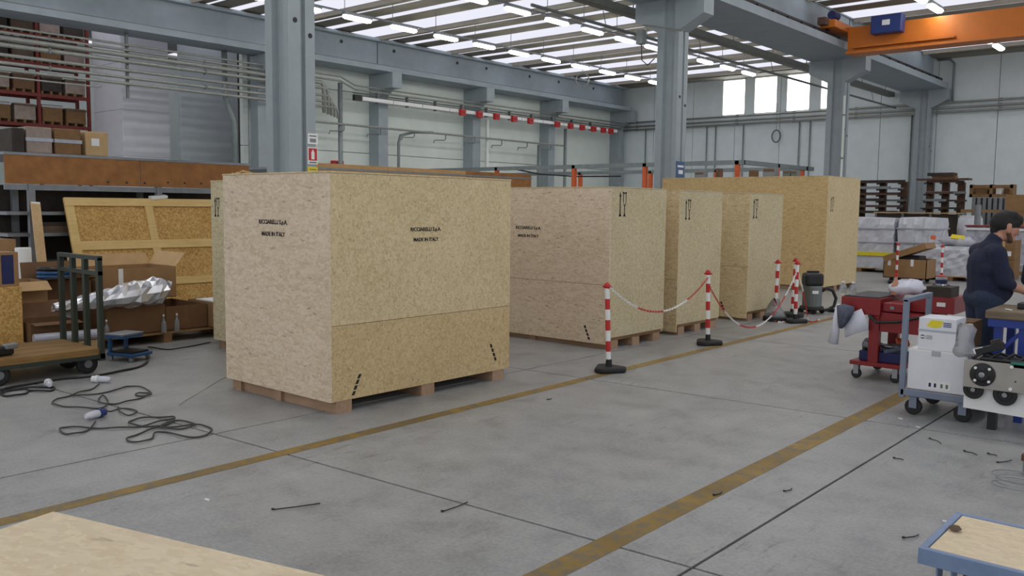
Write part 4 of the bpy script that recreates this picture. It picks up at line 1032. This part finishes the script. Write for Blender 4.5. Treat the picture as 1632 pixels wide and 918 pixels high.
# ================================================================== PEOPLE
def person(label, prims, loc, rz, vox=.009):
    """prims: (p0, r0, p1, r1, (sx, sy), material); fused into one continuous skin"""
    b = MB()
    for p0, r0, p1, r1, fl, mt in prims:
        p0, p1 = Vector(p0), Vector(p1); d = (p1 - p0); L = max(d.length, 1e-4); d = d / L; pts = []; rs = []
        for k in range(5): a = -PI / 2 + (k + .15) * PI / 2 / 5.15; pts.append(p0 + d * (math.sin(a) * r0)); rs.append(r0 * math.cos(a))
        pts.append(p0); rs.append(r0)
        pts.append(p1); rs.append(r1)
        for k in range(1, 6): a = k * PI / 2 / 5.15; pts.append(p1 + d * (math.sin(a) * r1)); rs.append(r1 * math.cos(a))
        s = len(b.v); b.tube(pts, rs, 14)
        if fl:
            c = (p0 + p1) / 2
            for i in range(s, len(b.v)):
                v = Vector(b.v[i]) - c; b.v[i] = tuple(c + Vector((v.x * fl[0], v.y * fl[1], v.z)))
    o = b.build('tmp_body', 'skin')
    r = o.modifiers.new('r', 'REMESH'); r.mode = 'VOXEL'; r.voxel_size = vox
    s = o.modifiers.new('s', 'SMOOTH'); s.factor = .6; s.iterations = 7
    dg = bpy.context.evaluated_depsgraph_get(); dg.update(); me = bpy.data.meshes.new_from_object(o.evaluated_get(dg)); bpy.data.objects.remove(o)
    me.materials.clear(); names = ['skin', 'sweater', 'jeans', 'hair', 'shoe', 'stubble']
    for n in names: me.materials.append(MAT[n])
    pr = [(Vector(q[0]), q[1], Vector(q[2]), q[3], q[4] or (1, 1), names.index(q[5])) for q in prims]
    for f in me.polygons:
        f.use_smooth = True; best = 1e9; c0 = f.center
        for a, ra, e, rb, fl, mi in pr:
            mid = (a + e) / 2; c = c0 - mid; c = Vector((c.x / fl[0], c.y / fl[1], c.z)) + mid
            ae = e - a; u = max(0, min(1, (c - a).dot(ae) / max(ae.length_squared, 1e-8))); dd = (c - (a + ae * u)).length - (ra + (rb - ra) * u)
            if dd < best: best = dd; f.material_index = mi
    t = thing('person', label, 'person', loc, rz); put('body', me, t); return t
def hand(w, d, up, side):
    """palm with five bent fingers; w wrist, d pointing direction, side = thumb side"""
    w, d, side = Vector(w), Vector(d).normalized(), Vector(side).normalized(); dn = d.cross(side).normalized(); out = []
    if dn.z > 0: dn = -dn
    palm = w + d * .085
    for k in (-1, 0, 1): out.append((w + side * .014 * k, .02, palm + side * .024 * k, .015, None, 'skin'))
    for k, ln in zip((-1.5, -.5, .5, 1.5), (.055, .07, .075, .066)):
        b0 = palm + side * (.017 * k); kn = b0 + d * ln * .6 + dn * .012; tip = kn + d * ln * .35 + dn * ln * .45
        out += [(b0, .0095, kn, .009, None, 'skin'), (kn, .009, tip, .0075, None, 'skin')]
    tb = w + d * .03 + side * .03; tk = tb + d * .035 + side * .025 + dn * .01; tt = tk + d * .03 + dn * .015
    out += [(tb, .013, tk, .0105, None, 'skin'), (tk, .0105, tt, .0085, None, 'skin')]
    return out
def worker(sx=0.0, arm_fwd=0.0):
    P_ = []
    a = lambda *q: P_.append(q)
    # trunk: local x forward, y left, z up
    a((-.06, .09, .93), .125, (-.06, -.09, .93), .125, (1.1, 1), 'jeans')
    a((-.02, 0, 1.0), .165, (-.04, 0, 1.24), .155, (1.06, 1.3), 'sweater')
    a((.02, 0, 1.02), .16, (.02, 0, 1.12), .155, (1.05, 1.1), 'sweater')
    a((-.05, 0, 1.2), .15, (-.03, 0, 1.36), .1, (1.0, 1.55), 'sweater')
    a((-.045, .15, 1.35), .075, (-.045, -.15, 1.35), .075, (1.1, 1), 'sweater')
    a((-.03, 0, 1.38), .085, (.0, 0, 1.45), .068, None, 'sweater')
    a((-.005, 0, 1.44), .058, (.05, 0, 1.52), .055, None, 'skin')
    # head bent forward
    n0 = len(P_)
    hx, hz = .07, 1.575
    a((hx - .015, 0, hz + .01), .1, (hx + .02, 0, hz + .005), .096, (1.0, .82), 'skin'); a((hx + .03, 0, hz - .06), .062, (hx + .065, 0, hz - .085), .045, (1, .95), 'skin')
    a((hx + .105, 0, hz + .01), .011, (hx + .127, 0, hz - .03), .014, None, 'skin')            # nose
    a((hx + .09, .03, hz + .03), .014, (hx + .09, -.03, hz + .03), .014, None, 'skin')        # brow
    a((hx + .1, .016, hz - .062), .009, (hx + .1, -.016, hz - .062), .009, None, 'skin')      # lips
    a((hx + .068, .015, hz - .1), .026, (hx + .068, -.015, hz - .1), .026, None, 'stubble')       # short beard on the chin
    for s in (-1, 1):
        a((hx + .0, s * .084, hz - .03), .017, (hx - .012, s * .09, hz + .015), .02, (1, .6), 'skin')   # ears
        a((hx + .015, s * .06, hz - .05), .018, (hx + .055, s * .032, hz - .095), .024, None, 'stubble')       # jaw beard
        a((hx + .098, s * .034, hz + .006), .008, (hx + .1, s * .03, hz + .006), .008, None, 'hair')     # eyes
    a((hx - .04, 0, hz + .035), .104, (hx + .015, 0, hz + .05), .098, (1.0, .88), 'hair'); a((hx - .075, 0, hz - .035), .05, (hx - .06, 0, hz + .02), .08, (1, .95), 'hair')
    a((hx + .055, .02, hz + .09), .052, (hx + .068, -.02, hz + .09), .052, None, 'hair'); a((hx - .03, .03, hz + .1), .06, (hx + .02, -.03, hz + .105), .055, None, 'hair')
    piv = Vector((.03, 0, 1.48)); RM = Matrix.Rotation(.26, 3, 'Y')
    for i in range(n0, len(P_)):
        q = list(P_[i]); q[0] = tuple(piv + RM @ (Vector(q[0]) - piv)); q[2] = tuple(piv + RM @ (Vector(q[2]) - piv)); P_[i] = tuple(q)
    # legs and shoes
    for s in (-1, 1):
        a((-.06, s * .1, .9), .115, (-.04, s * .11, .5), .08, None, 'jeans'); a((-.04, s * .11, .5), .078, (-.07, s * .12, .12), .062, None, 'jeans')
        a((-.09, s * .12, .045), .045, (.1, s * .13, .035), .036, (1, 1.05), 'shoe'); a((-.07, s * .12, .12), .058, (-.07, s * .12, .06), .05, None, 'jeans')
    # arms: sleeves pushed to the elbow, bare forearms reaching over the bench
    for s in (-1, 1):
        sh, el, wr = Vector((-.05, s * .2, 1.34)), Vector((.0, s * .25, 1.09)), Vector((.245, s * .14, 1.0))
        if s > 0: el, wr = Vector((.04, .23, 1.1)), Vector((.27, .06, 1.0))
        a(tuple(sh), .075, tuple(el), .062, None, 'sweater')
        m1 = el.lerp(wr, .22); a(tuple(el), .06, tuple(m1), .056, None, 'sweater'); a(tuple(m1), .047, tuple(wr), .029, None, 'skin')
        P_.extend(hand(wr, (wr - el) * 1.0 + Vector((0, 0, -.02)), None, (0, -s, .25)))
    return P_
ANG = math.atan2(.654, .757)
person('man with dark hair and navy sweater bending over the blue workbench', worker(), (-1.885, 8.80, 0), ANG - .08)
person('person in dark blue, only a sliver of back at the right edge', worker(), (-1.42, 9.22, 0), ANG - PI * .62)
# ================================================================== FOREGROUND DOLLY
pz_ = .30
p0 = atz(1463, 872, pz_)
t = thing('platform_dolly', 'low blue-grey framed dolly with plywood top at the lower right corner', 'dolly', (p0.x, p0.y, 0))
p1 = atz(1548, 820, pz_); L = p1.y - p0.y; W = 1.15
MB().box((0, 0, pz_ - .07), (W, .03, pz_)).build('front_rail', 'dolly_blue', t, bevel=.004); MB().box((0, L - .03, pz_ - .07), (W, L, pz_)).build('back_rail', 'dolly_blue', t, bevel=.004)
MB().box((0, .03, pz_ - .07), (.03, L - .03, pz_)).build('side_rail', 'dolly_blue', t, bevel=.004); MB().box((W - .03, .03, pz_ - .07), (W, L - .03, pz_)).build('side_rail', 'dolly_blue', t)
MB().box((.035, .035, pz_ - .05), (W - .035, L - .035, pz_ - .004)).build('deck_board', 'osb_pale', t)
for x, y in ((.1, .06), (W - .12, .06), (.1, L - .08), (W - .12, L - .08)):
    c = MB().lathe([(.07, -.022), (.08, -.016), (.08, .016), (.07, .022)], (x, y, .08), 16, 'x').build('wheel', 'rubber', t, smooth=False)
    MB().prism([(-.045, .23), (.045, .23), (.03, .06), (-.03, .06)], (x - .03, y, 0), (0, 1, 0), (0, 0, 1), .006).prism([(-.045, .23), (.045, .23), (.03, .06), (-.03, .06)], (x + .026, y, 0), (0, 1, 0), (0, 0, 1), .006).build('fork', 'dolly_blue', c)
p = atz(1522, 845, pz_); t = thing('stone_chip', 'small grey lump lying on the edge of the foreground dolly', 'scrap', (p.x, p.y, pz_))
MB().lathe([(.015, 0), (.028, .008), (.02, .018), (.006, .022)], (0, 0, 0), 8).build('lump', 'mid_stuff', t)
# wire coil and small stand at the right edge
p = atz(1625, 780)
t = thing('wire_coil', 'loose coil of thin grey wire on the floor at the right edge', 'wire', tuple(p))
MB().tube([((.14 + .02 * math.sin(a * .37)) * math.cos(a), (.12 + .015 * math.cos(a * .6)) * math.sin(a), .006 + .0012 * i) for i, a in enumerate([k * .35 for k in range(72)])], .003, 5).build('wire', 'steel', t)
p = atz(1630, 757)
t = thing('metal_stand', 'small metal bracket with red top at the right picture edge', 'bracket', (p.x + .02, p.y, 0))
MB().box((-.02, -.02, 0), (.02, .02, .1)).build('upright', 'steel', t); MB().box((-.03, -.03, .1), (.06, .03, .14)).build('top', 'rust', t); MB().box((-.05, -.05, 0), (.05, .05, .008)).build('foot', 'steel', t)
# cut cable ties and twigs of wire on the floor
dn = [((705, 815), (745, 800), 'long dark tie below the largest crate'), ((1250, 783), (1262, 778), 'short dark tie right of the right yellow line'), ((1482, 699), (1500, 707), 'dark tie below the grey trolley'), ((1425, 730), (1440, 733), 'short dark tie beside the floor joint'),
      ((1537, 719), (1557, 725), 'dark tie below the conveyor drive'), ((1575, 723), (1589, 727), 'bent tie right of the one under the conveyor drive'), ((1590, 737), (1612, 733), 'crossed ties near the right edge'), ((1440, 857), (1464, 852), 'dark tie left of the foreground dolly'),
      ((435, 812), (510, 802), 'twiggy bunch of dark ties on the floor above the pale crate'), ((873, 637), (879, 635), 'tiny dark scrap beside the left yellow line'), ((1138, 789), (1150, 784), 'small dark scrap on the right yellow line')]
for a, b, lb in dn:
    A_, B_ = atz(*a, .005), atz(*b, .005); mid = (A_ + B_) / 2 + Vector((.02, -.01, .006))
    t = thing('cable_tie', lb, 'cable tie', tuple(A_)); MB().tube([Vector((0, 0, 0)), mid - A_, B_ - A_], .0035, 5).build('strip', 'black', t); MB().cbox((0, 0, .003), (.014, .012, .008)).build('head', 'black', t)
for a, lb in (((1463, 682), 'small white paper crumb below the grey trolley'), ((1507, 833), 'white crumb beside the foreground dolly'), ((330, 798), 'white crumb by the left yellow line'), ((1435, 668), 'white chip left of the grey trolley wheel')):
    p = atz(*a); t = thing('paper_crumb', lb, 'scrap', tuple(p)); MB().cbox((0, 0, .006), (.03, .012, .008), (.1, .2, .5)).build('paper', 'white', t)

# ================================================================== NEAR LEFT
# flat cart with barred end
t = thing('flatbed_cart', 'old flatbed cart with wooden bed and dark barred end at left', 'cart', (-8.74, 3.88, 0))
for k in range(4): MB().box((-.92 + k * .23, -2.0, .19), (-.7 + k * .23, 0, .25)).build('bed_plank', 'cart_wood', t)
MB().box((-.94, -2.0, .15), (0, .0, .19)).build('bed_frame', 'dark_green', t)
MB().box((-.94, -.02, .13), (.01, .04, .2)).build('end_rail', 'dark_green', t)
for x in (-.91, -.62, -.33, -.02): MB().box((x - .03, -.01, .15), (x + .03, .035, 1.15)).build('end_bar', 'dark_green', t)
for z in (.98, 1.13): MB().box((-.94, -.012, z), (.01, .037, z + .04)).build('cross_bar', 'dark_green', t)
for x, y, r in ((-.1, -.1, .1), (-.52, -.1, .1), (-.06, -.92, .1), (-.8, -.92, .1)):
    w_ = MB().lathe([(r * .8, -.035), (r, -.025), (r, .025), (r * .8, .035)], (x, y, r), 16, 'x').build('wheel', 'rubber', t); MB().lathe([(r * .4, -.04), (r * .4, .04)], (x, y, r), 12, 'x').build('hub', 'galv', w_)
p = (-8.95, 3.0, .25); t = thing('power_tool', 'dark hand tool lying on the flatbed cart at the picture edge', 'tool', p)
MB().cbox((0, 0, .05), (.1, .3, .09), (0, 0, .2)).build('body', 'black', t, bevel=.02); MB().cbox((.02, .12, .09), (.07, .12, .05), (0, 0, .2)).build('grip', 'galv', t, bevel=.01); MB().box((-.02, -.2, .03), (.02, -.1, .06)).build('nose', 'steel', t)

# steel shelving with plywood fascia
def fascia(label, y0, y1, posts, mat='red_ply', zt=2.38):
    t = thing('steel_shelving', label, 'shelving', (-14, y0, 0)); L = y1 - y0
    n = max(1, round(L / 2.45)); w_ = L / n
    for k in range(n): MB().box((0, k * w_ + .006, 1.96), (.02, (k + 1) * w_ - .006, zt)).build('plywood_board', mat if k < n - 1 else 'red_ply', t)
    if mat == 'red_ply':
        for q in (1.5, 1.8, 2.1, 2.5, 2.8, 3.1, 3.35, 3.6): MB().lathe([(.018, .02), (.018, .024)], (0, q, 2.02 + .02 * (int(q * 10) % 3)), 8, 'x').build('bolt_hole', 'black', t)
    MB().box((-2.9, 0, 2.38), (.03, L, 2.42)).build('top_board', 'galv', t)
    MB().box((-.03, 0, 1.87), (.01, L, 1.95)).build('front_beam', 'galv', t)
    for y in posts: MB().box((-.06, y, 0), (.03, y + .09, 1.96)).build('post', 'galv', t); MB().box((-.7, y, 0), (-.62, y + .09, 1.96)).build('post', 'galv', t)
    for z in (.75, 1.18, 1.5): MB().box((-.7, 0.02, z), (0, L - .02, z + .05)).build('shelf', 'galv', t)
    MB().box((-.76, 0, 0), (-.72, L, 1.95)).build('back_sheet', 'dark_stuff', t)
    for y in (3.55, 4.2, 4.7, 5.0): 
        if y < L: MB().box((.01, y, 1.89), (.014, y + .09, 1.93)).build('label_tag', 'white', t)
    return t
fascia('grey steel shelving with brown plywood fascia behind the leaning panel', 4.9, 8.95, (.32, 2.3, 3.9))
fascia('farther steel shelving with plywood fascia, seen above the largest crate', 9.9, 16.9, (.1, 2.5, 4.9, 6.8), 'pale_ply', 2.5)
for i, y in enumerate((5.4, 6.6, 7.6)):
    t = thing('stored_board', 'dark board stack on the shelving, %s from the left' % ORD[i], 'boards', (-14.05, y, 1.23)); MB().box((-.5, 0, .0), (0, .8, .1)).build('board', 'mid_stuff', t); MB().box((-.5, .05, .1), (-.02, .75, .16)).build('board', 'dark_stuff', t)
p = atx(270, 314, -13.6); t = thing('paper_scrap', 'crumpled paper on top of the leaning framed panel', 'scrap', (-13.97, p.y, 1.765)); MB().cbox((0, 0, .03), (.1, .3, .05), (.1, .2, .1)).build('paper', 'white', t, bevel=.01)

# framed OSB panel leaning on the shelving
YA = 5.70
t = thing('framed_panel', 'OSB panel with pale timber frame leaning against the shelving', 'panel', (-13.36, YA, 0))
t.rotation_euler = (0, math.radians(-19), 0)
Hh, Ll = 1.86, 3.4
MB().box((-.02, 0, 0), (0, Ll, Hh)).build('osb_sheet', 'osb_coarse', t)
for a, b in (((0, 0, Hh - .13), (.035, Ll, Hh)), ((0, 0, 1.02), (.03, Ll, 1.16)), ((0, 0, .4), (.03, Ll, .52)), ((0, 0, 0), (.035, Ll, .1))): MB().box(a, b).build('rail', 'pine', t)
for y in (0, 1.25, 2.5, Ll - .12):
    for a, b in ((.1, .4), (.52, 1.02), (1.16, Hh - .13)): MB().box((0, y, a), (.03, y + .13, b)).build('stile', 'pine', t)
MB()
# plank leaning beside it
tp = atx(56, 322, -13.93); bt = Vector((-13.35, atx(76, 500, -13.35).y, 0.03))
t = thing('leaning_plank', 'pale plank leaning upright against the shelving post', 'plank', (bt.x, bt.y, 0))
q0, q1 = Vector((0, 0, .03)), Vector((tp.x - bt.x, tp.y - bt.y, tp.z)); m = MB(); m.bar(q0, q1, .13, .03, up=(1, 0, 0)); m.build('board', 'timber', t)
MB().bar(q0 + (q1 - q0) * .985 + Vector((.018, 0, 0)), q1 + Vector((.018, 0, 0)), .12, .004, up=(1, 0, 0)).build('end_tape', 'white', t)

def open_box(label, x, y, z, wx, wy, h, flaps=(), mat='card', name='cardboard_box', rz=0, tape=None):
    t = thing(name, label, 'carton', (x, y, z), rz); T = .008
    for q in (((-wx, 0, 0), (0, T, h)), ((-wx, wy - T, 0), (0, wy, h)), ((-T, T, 0), (0, wy - T, h)), ((-wx, T, 0), (-wx + T, wy - T, h)), ((-wx, 0, 0), (0, wy, T))): MB().box(*q).build('side', mat, t)
    for f in flaps:   # (edge, length, angle)
        e, l, a = f; c, s = math.cos(a) * l, math.sin(a) * l; m = MB()
        if e == '+x': m._add([(0, 0, h), (0, wy, h), (c, wy, h + s), (c, 0, h + s)], [(0, 1, 2, 3)])
        if e == '-x': m._add([(-wx, 0, h), (-wx, wy, h), (-wx - c, wy, h + s), (-wx - c, 0, h + s)], [(0, 1, 2, 3)])
        if e == '+y': m._add([(-wx, wy, h), (0, wy, h), (0, wy + c, h + s), (-wx, wy + c, h + s)], [(0, 1, 2, 3)])
        if e == '-y': m._add([(-wx, 0, h), (0, 0, h), (0, -c, h + s), (-wx, -c, h + s)], [(0, 1, 2, 3)])
        o = m.build('flap', 'card_light' if mat == 'card' else mat, t); sd = o.modifiers.new('t', 'SOLIDIFY'); sd.thickness = .006
    if tape: MB().box((0, wy * tape - .03, h * .3), (.003, wy * tape + .03, h)).build('tape', 'white', t)
    return t
# pallets carrying the boxes
def pallet(label, x, y, wx, wy, mat='old_timber', h=.13, cat='pallet'):
    t = thing('wooden_pallet', label, cat, (x, y, 0))
    nb = 6
    for k in range(nb): a = -wx + (wx - .1) * k / (nb - 1); MB().box((a, 0, h - .025), (a + .1, wy, h)).build('top_board', mat, t)
    for yy in (0, wy / 2 - .05, wy - .1): MB().box((-wx, yy, 0), (0, yy + .1, h - .025)).build('runner', mat, t)
    return t
pallet('dark wooden pallet under the cartons by the blue scale', -10.15, 4.45, 1.3, 1.75)
pallet('dark wooden pallet under the cartons beside the hidden crate', -10.05, 6.25, 1.3, 1.3)
pallet('pale pallet lying behind the flatbed cart', -9.86, 3.7, .66, .66, 'timber', .17)
open_box('large brown carton carrying the silver bag', -10.2, 4.6, .131, .9, .72, .33, (), 'card_dark')
open_box('lower brown carton in the middle behind the blue scale', -10.2, 5.33, .131, .9, .55, .3, (), 'card_dark')
t = open_box('small carton with dark window at the right end of the pallets', -10.1, 5.9, .131, .6, .35, .32, (), 'card')
MB().box((0, .08, .04), (.004, .18, .26)).build('window', 'black', t); MB().box((0, .05, .27), (.004, .2, .3)).build('print', 'red_dark', t)
MB().box((-.4, .0, .325), (.02, .35, .34)).build('foam_sheet', 'white', t)
open_box('big open brown carton with raised flaps against the framed panel', -10.9, 4.8, .47, .75, 1.05, .40, (('-y', .4, .08), ('-x', .16, 1.2), ('+y', .22, .9)), 'card', tape=.3)
open_box('open carton with folded light flap in front of the framed panel', -10.85, 4.12, .5, .5, .6, .27, (('+x', .26, .2), ('-x', .2, 1.4)), 'card_dark')
open_box('tall brown carton behind the flatbed cart', -10.55, 3.72, 0, .5, .38, .8, (('+x', .16, -.6),), 'card')
open_box('flat open carton with light flap low behind the flatbed cart', -10.05, 3.72, .171, .44, .5, .22, (('+x', .14, -.1), ('-x', .2, 1.2)), 'card_dark')
open_box('brown carton under the big open carton', -11.12, 4.85, .131, .55, .95, .335, (), 'card_dark')
open_box('brown carton under the light flap carton', -10.9, 4.15, 0, .45, .26, .497, (), 'card_dark')
t = thing('cardboard_tube', 'grey cardboard tube with white end lying on the pale pallet', 'tube', (-9.93, 3.6, .235))
MB().cyl((0, .1, 0), (.06, .75, 0), .055, 14).build('tube', 'film_grey', t, smooth=False); MB().cyl((.06, .75, 0), (.062, .77, 0), .05, 14).build('end_cap', 'white', t)
t = thing('foil_bag', 'shiny silver foil bag lying across the cartons', 'bag', (-10.05, 4.0, .47))
n, k_ = 18, 12; vs = []; fs = []
for i in range(n + 1):
    u = i / n; y = 1.28 * u; r = (.05 + .085 * min(1, u * 1.4)) * (1 if u < .95 else .8); zc = .06 + .13 * u
    for j in range(k_):
        a = 2 * PI * j / k_; rr = r * (1 + random.uniform(-.16, .16)); vs.append((1.3 * rr * math.cos(a) - .1, y + random.uniform(-.015, .015), zc + rr * math.sin(a) * (1.0 + .2 * u)))
for i in range(n):
    for j in range(k_): fs.append((i * k_ + j, i * k_ + (j + 1) % k_, (i + 1) * k_ + (j + 1) % k_, (i + 1) * k_ + j))
fs.append(tuple(range(k_))); fs.append(tuple(n * k_ + j for j in range(k_)))
b = MB(); b._add(vs, fs); b.build('bag', 'foil', t)
m = MB()
for j in range(4): m.cbox((-.1 + .05 * j - .08, 1.31, .2 + .03 * (j % 2)), (.06, .12, .01), (.5 * j, .3, .2 * j))
m.build('crimped_end', 'foil', t)
# objects left edge
t = thing('osb_box', 'OSB box at the left edge carrying small cartons', 'box', (-10.15, 3.0, .0)); MB().box((-.6, 0, .1), (0, .68, .79)).build('panel', 'osb_coarse', t); 
for y in (.02, .56): MB().box((-.6, y, 0), (0, y + .1, .1)).build('runner', 'timber', t)
t = thing('carton', 'brown carton with navy printed block at the left edge', 'carton', (-10.18, 3.3, .79)); MB().box((-.3, 0, 0), (0, .37, .37)).build('box', 'card', t, bevel=.004); MB().box((0, .2, .03), (.003, .32, .34)).build('printed_block', 'navy', t)
t = thing('paper_roll', 'white roll standing among the cartons at the left', 'roll', (-11.5, atx(38, 430, -11.5).y, .0)); MB().lathe([(.085, .62), (.09, .63), (.09, 1.13), (.085, 1.14)], (0, 0, 0), 16).build('roll', 'white', t); MB().box((-.15, -.15, 0), (.15, .15, .6)).build('stand', 'card_dark', t)
t = thing('tray_stack', 'pale trays and blue box on a rack at the left edge', 'stack', (-12.6, 3.8, 0))
MB().box((-.6, 0, 1.05), (0, .72, 1.2)).build('carton', 'card', t); MB().box((-.5, 0, 1.2), (-.05, .55, 1.33)).build('tray', 'film_grey', t); MB().box((-.5, 0, 1.33), (-.05, .5, 1.44)).build('tray', 'osb_grey', t); MB().box((-.5, 0, 1.44), (-.05, .48, 1.56)).build('blue_box', 'crane_blue', t)
MB().box((-.6, 0, .35), (0, .72, 1.04)).build('carton', 'card_dark', t); MB().box((-.6, 0, 0), (0, .72, .35)).build('carton', 'dark_stuff', t)
MB().box((.001, .5, .5), (.006, .52, 1.2)).build('strap', 'film_grey', t)
t = thing('blue_bundle', 'blue coiled hose bundle behind the bars of the cart', 'hose', (-11.1, 4.42, .775))
for k in range(3): MB().tube([(.16 * math.cos(a), .2 * math.sin(a), .03 + .045 * k) for a in [i * PI / 7 for i in range(14)]], .022, 6, closed=True).build('coil', 'scale_blue' if k != 2 else 'black', t)
for i, (px, py) in enumerate(((170, 528), (261, 517), (282, 516))):
    p = atx(px, py, -10.12); t = thing('plastic_bottle', 'small clear bottle standing by the pallet cartons, %s from the left' % ORD[i], 'bottle', (-10.12, p.y, .131)); MB().lathe([(.03, 0), (.032, .01), (.03, .12), (.012, .16), (.01, .2)], (0, 0, 0), 10).build('body', 'plastic_clear', t); MB().lathe([(.012, .2), (.01, .22)], (0, 0, 0), 8).build('tip', 'white', t)
# blue scale on casters
t = thing('platform_scale', 'small blue wheeled lift table with grey pan on the floor', 'lift table', (-9.08, 4.36, 0), rz=.35); t.scale = (.8, .8, .8)
MB().box((-.45, 0, .07), (0, .36, .11)).build('base', 'scale_blue', t, bevel=.006); MB().box((-.42, .03, .11), (-.04, .33, .135)).build('deck', 'black', t)
for x, y in ((-.4, .03), (-.05, .03), (-.4, .33), (-.05, .33)):
    MB().lathe([(.032, -.014), (.035, 0), (.032, .014)], (x, y, .035), 12, 'y').build('caster', 'steel', t)
MB().box((-.44, .02, .11), (-.40, .06, .33)).build('post', 'scale_blue', t); MB().box((-.44, .3, .11), (-.40, .34, .33)).build('post', 'scale_blue', t)
MB().box((-.46, 0, .31), (-.16, .36, .345)).build('pan_frame', 'scale_blue', t); MB().box((-.47, -.01, .345), (-.15, .37, .37)).build('pan', 'galv', t, bevel=.006)

# ---- cables on the floor
def cable(label, px, r, mat='black', z=.012, cat='cable', closed=False):
    pts = [atz(x, y, z) for x, y in px]; o = pts[0].copy()
    # Catmull-Rom through the points
    out = []
    for i in range(len(pts) - 1):
        p0, p1, p2, p3 = pts[max(i - 1, 0)], pts[i], pts[i + 1], pts[min(i + 2, len(pts) - 1)]
        for k in range(5):
            u = k / 5; out.append(.5 * ((2 * p1) + (-p0 + p2) * u + (2 * p0 - 5 * p1 + 4 * p2 - p3) * u * u + (-p0 + 3 * p1 - 3 * p2 + p3) * u ** 3))
    out.append(pts[-1]); t = thing('power_cable', label, cat, tuple(o)); MB().tube([p - o + Vector((0, 0, .004 * math.sin(i * .7))) for i, p in enumerate(out)], r * .75, 6).build('cord', mat, t, smooth=True); return t
cable('thick black cable running past the flatbed cart to the scale', [(0, 622), (40, 613), (90, 605), (140, 600), (190, 592), (222, 584), (235, 576), (234, 566), (225, 560)], .016)
cable('black cable looping near the cart wheel at the left edge', [(2, 628), (15, 622), (40, 620), (44, 625), (25, 630), (6, 630), (2, 624), (30, 619), (60, 617), (84, 617), (85, 621), (70, 623), (45, 622)], .012)
c = cable('tangled grey cable with white plug, upper heap on the floor', [(158, 612), (150, 618), (130, 624), (112, 630), (92, 636), (83, 641), (92, 646), (112, 648), (140, 650), (165, 649), (172, 640), (166, 631), (158, 634), (160, 642), (185, 643), (205, 639), (230, 632), (240, 626), (225, 626), (216, 629), (232, 631), (241, 625), (225, 617), (205, 615), (190, 620), (150, 628), (115, 631)], .009, 'cable_dark')
cable('grey cable strand joining the two heaps', [(165, 649), (172, 655), (190, 652), (212, 652), (218, 657), (205, 661), (192, 657), (188, 648)], .008, 'cable_dark')
cable('tangled grey cable with blue plug, lower heap on the floor', [(152, 672), (143, 683), (125, 690), (105, 691), (95, 684), (105, 680), (130, 681), (165, 682), (205, 681), (235, 677), (262, 669), (278, 667), (270, 674), (250, 680), (225, 678), (205, 674), (215, 668), (240, 665), (270, 664), (278, 667), (255, 680), (285, 683), (310, 678), (305, 673), (280, 671), (255, 679), (230, 688), (205, 697), (204, 702), (225, 704), (242, 698), (247, 690), (265, 688), (300, 697), (330, 692), (337, 683), (320, 677), (285, 679), (255, 681)], .009, 'cable_dark')
cable('thin cable from the scale along the pallets', [(236, 553), (258, 556), (280, 556), (300, 552), (335, 546)], .01)
def plug(label, px, py, mat, rz):
    p = atz(px, py); t = thing('cable_plug', label, 'plug', (p.x, p.y, .035), rz)
    MB().lathe([(.018, -.09), (.026, -.06), (.03, -.01), (.03, .03)], (0, 0, 0), 14, 'y').build('body', 'film', t); MB().lathe([(.036, .03), (.036, .055), (.03, .06), (.03, .09), (.025, .09)], (0, 0, 0), 14, 'y').build('collar', mat, t)
plug('white plug connector lying on the upper cable heap', 162, 610, 'white', 2.2); plug('blue-collared plug on the lower cable heap', 152, 667, 'crane_blue', .3); plug('small white plug beside the black cable loop', 78, 617, 'white', 1.3)
cable('faint string lying on the floor left of the largest crate', [(285, 646), (310, 630), (340, 612), (362, 600)], .003, 'film_dark', .004)
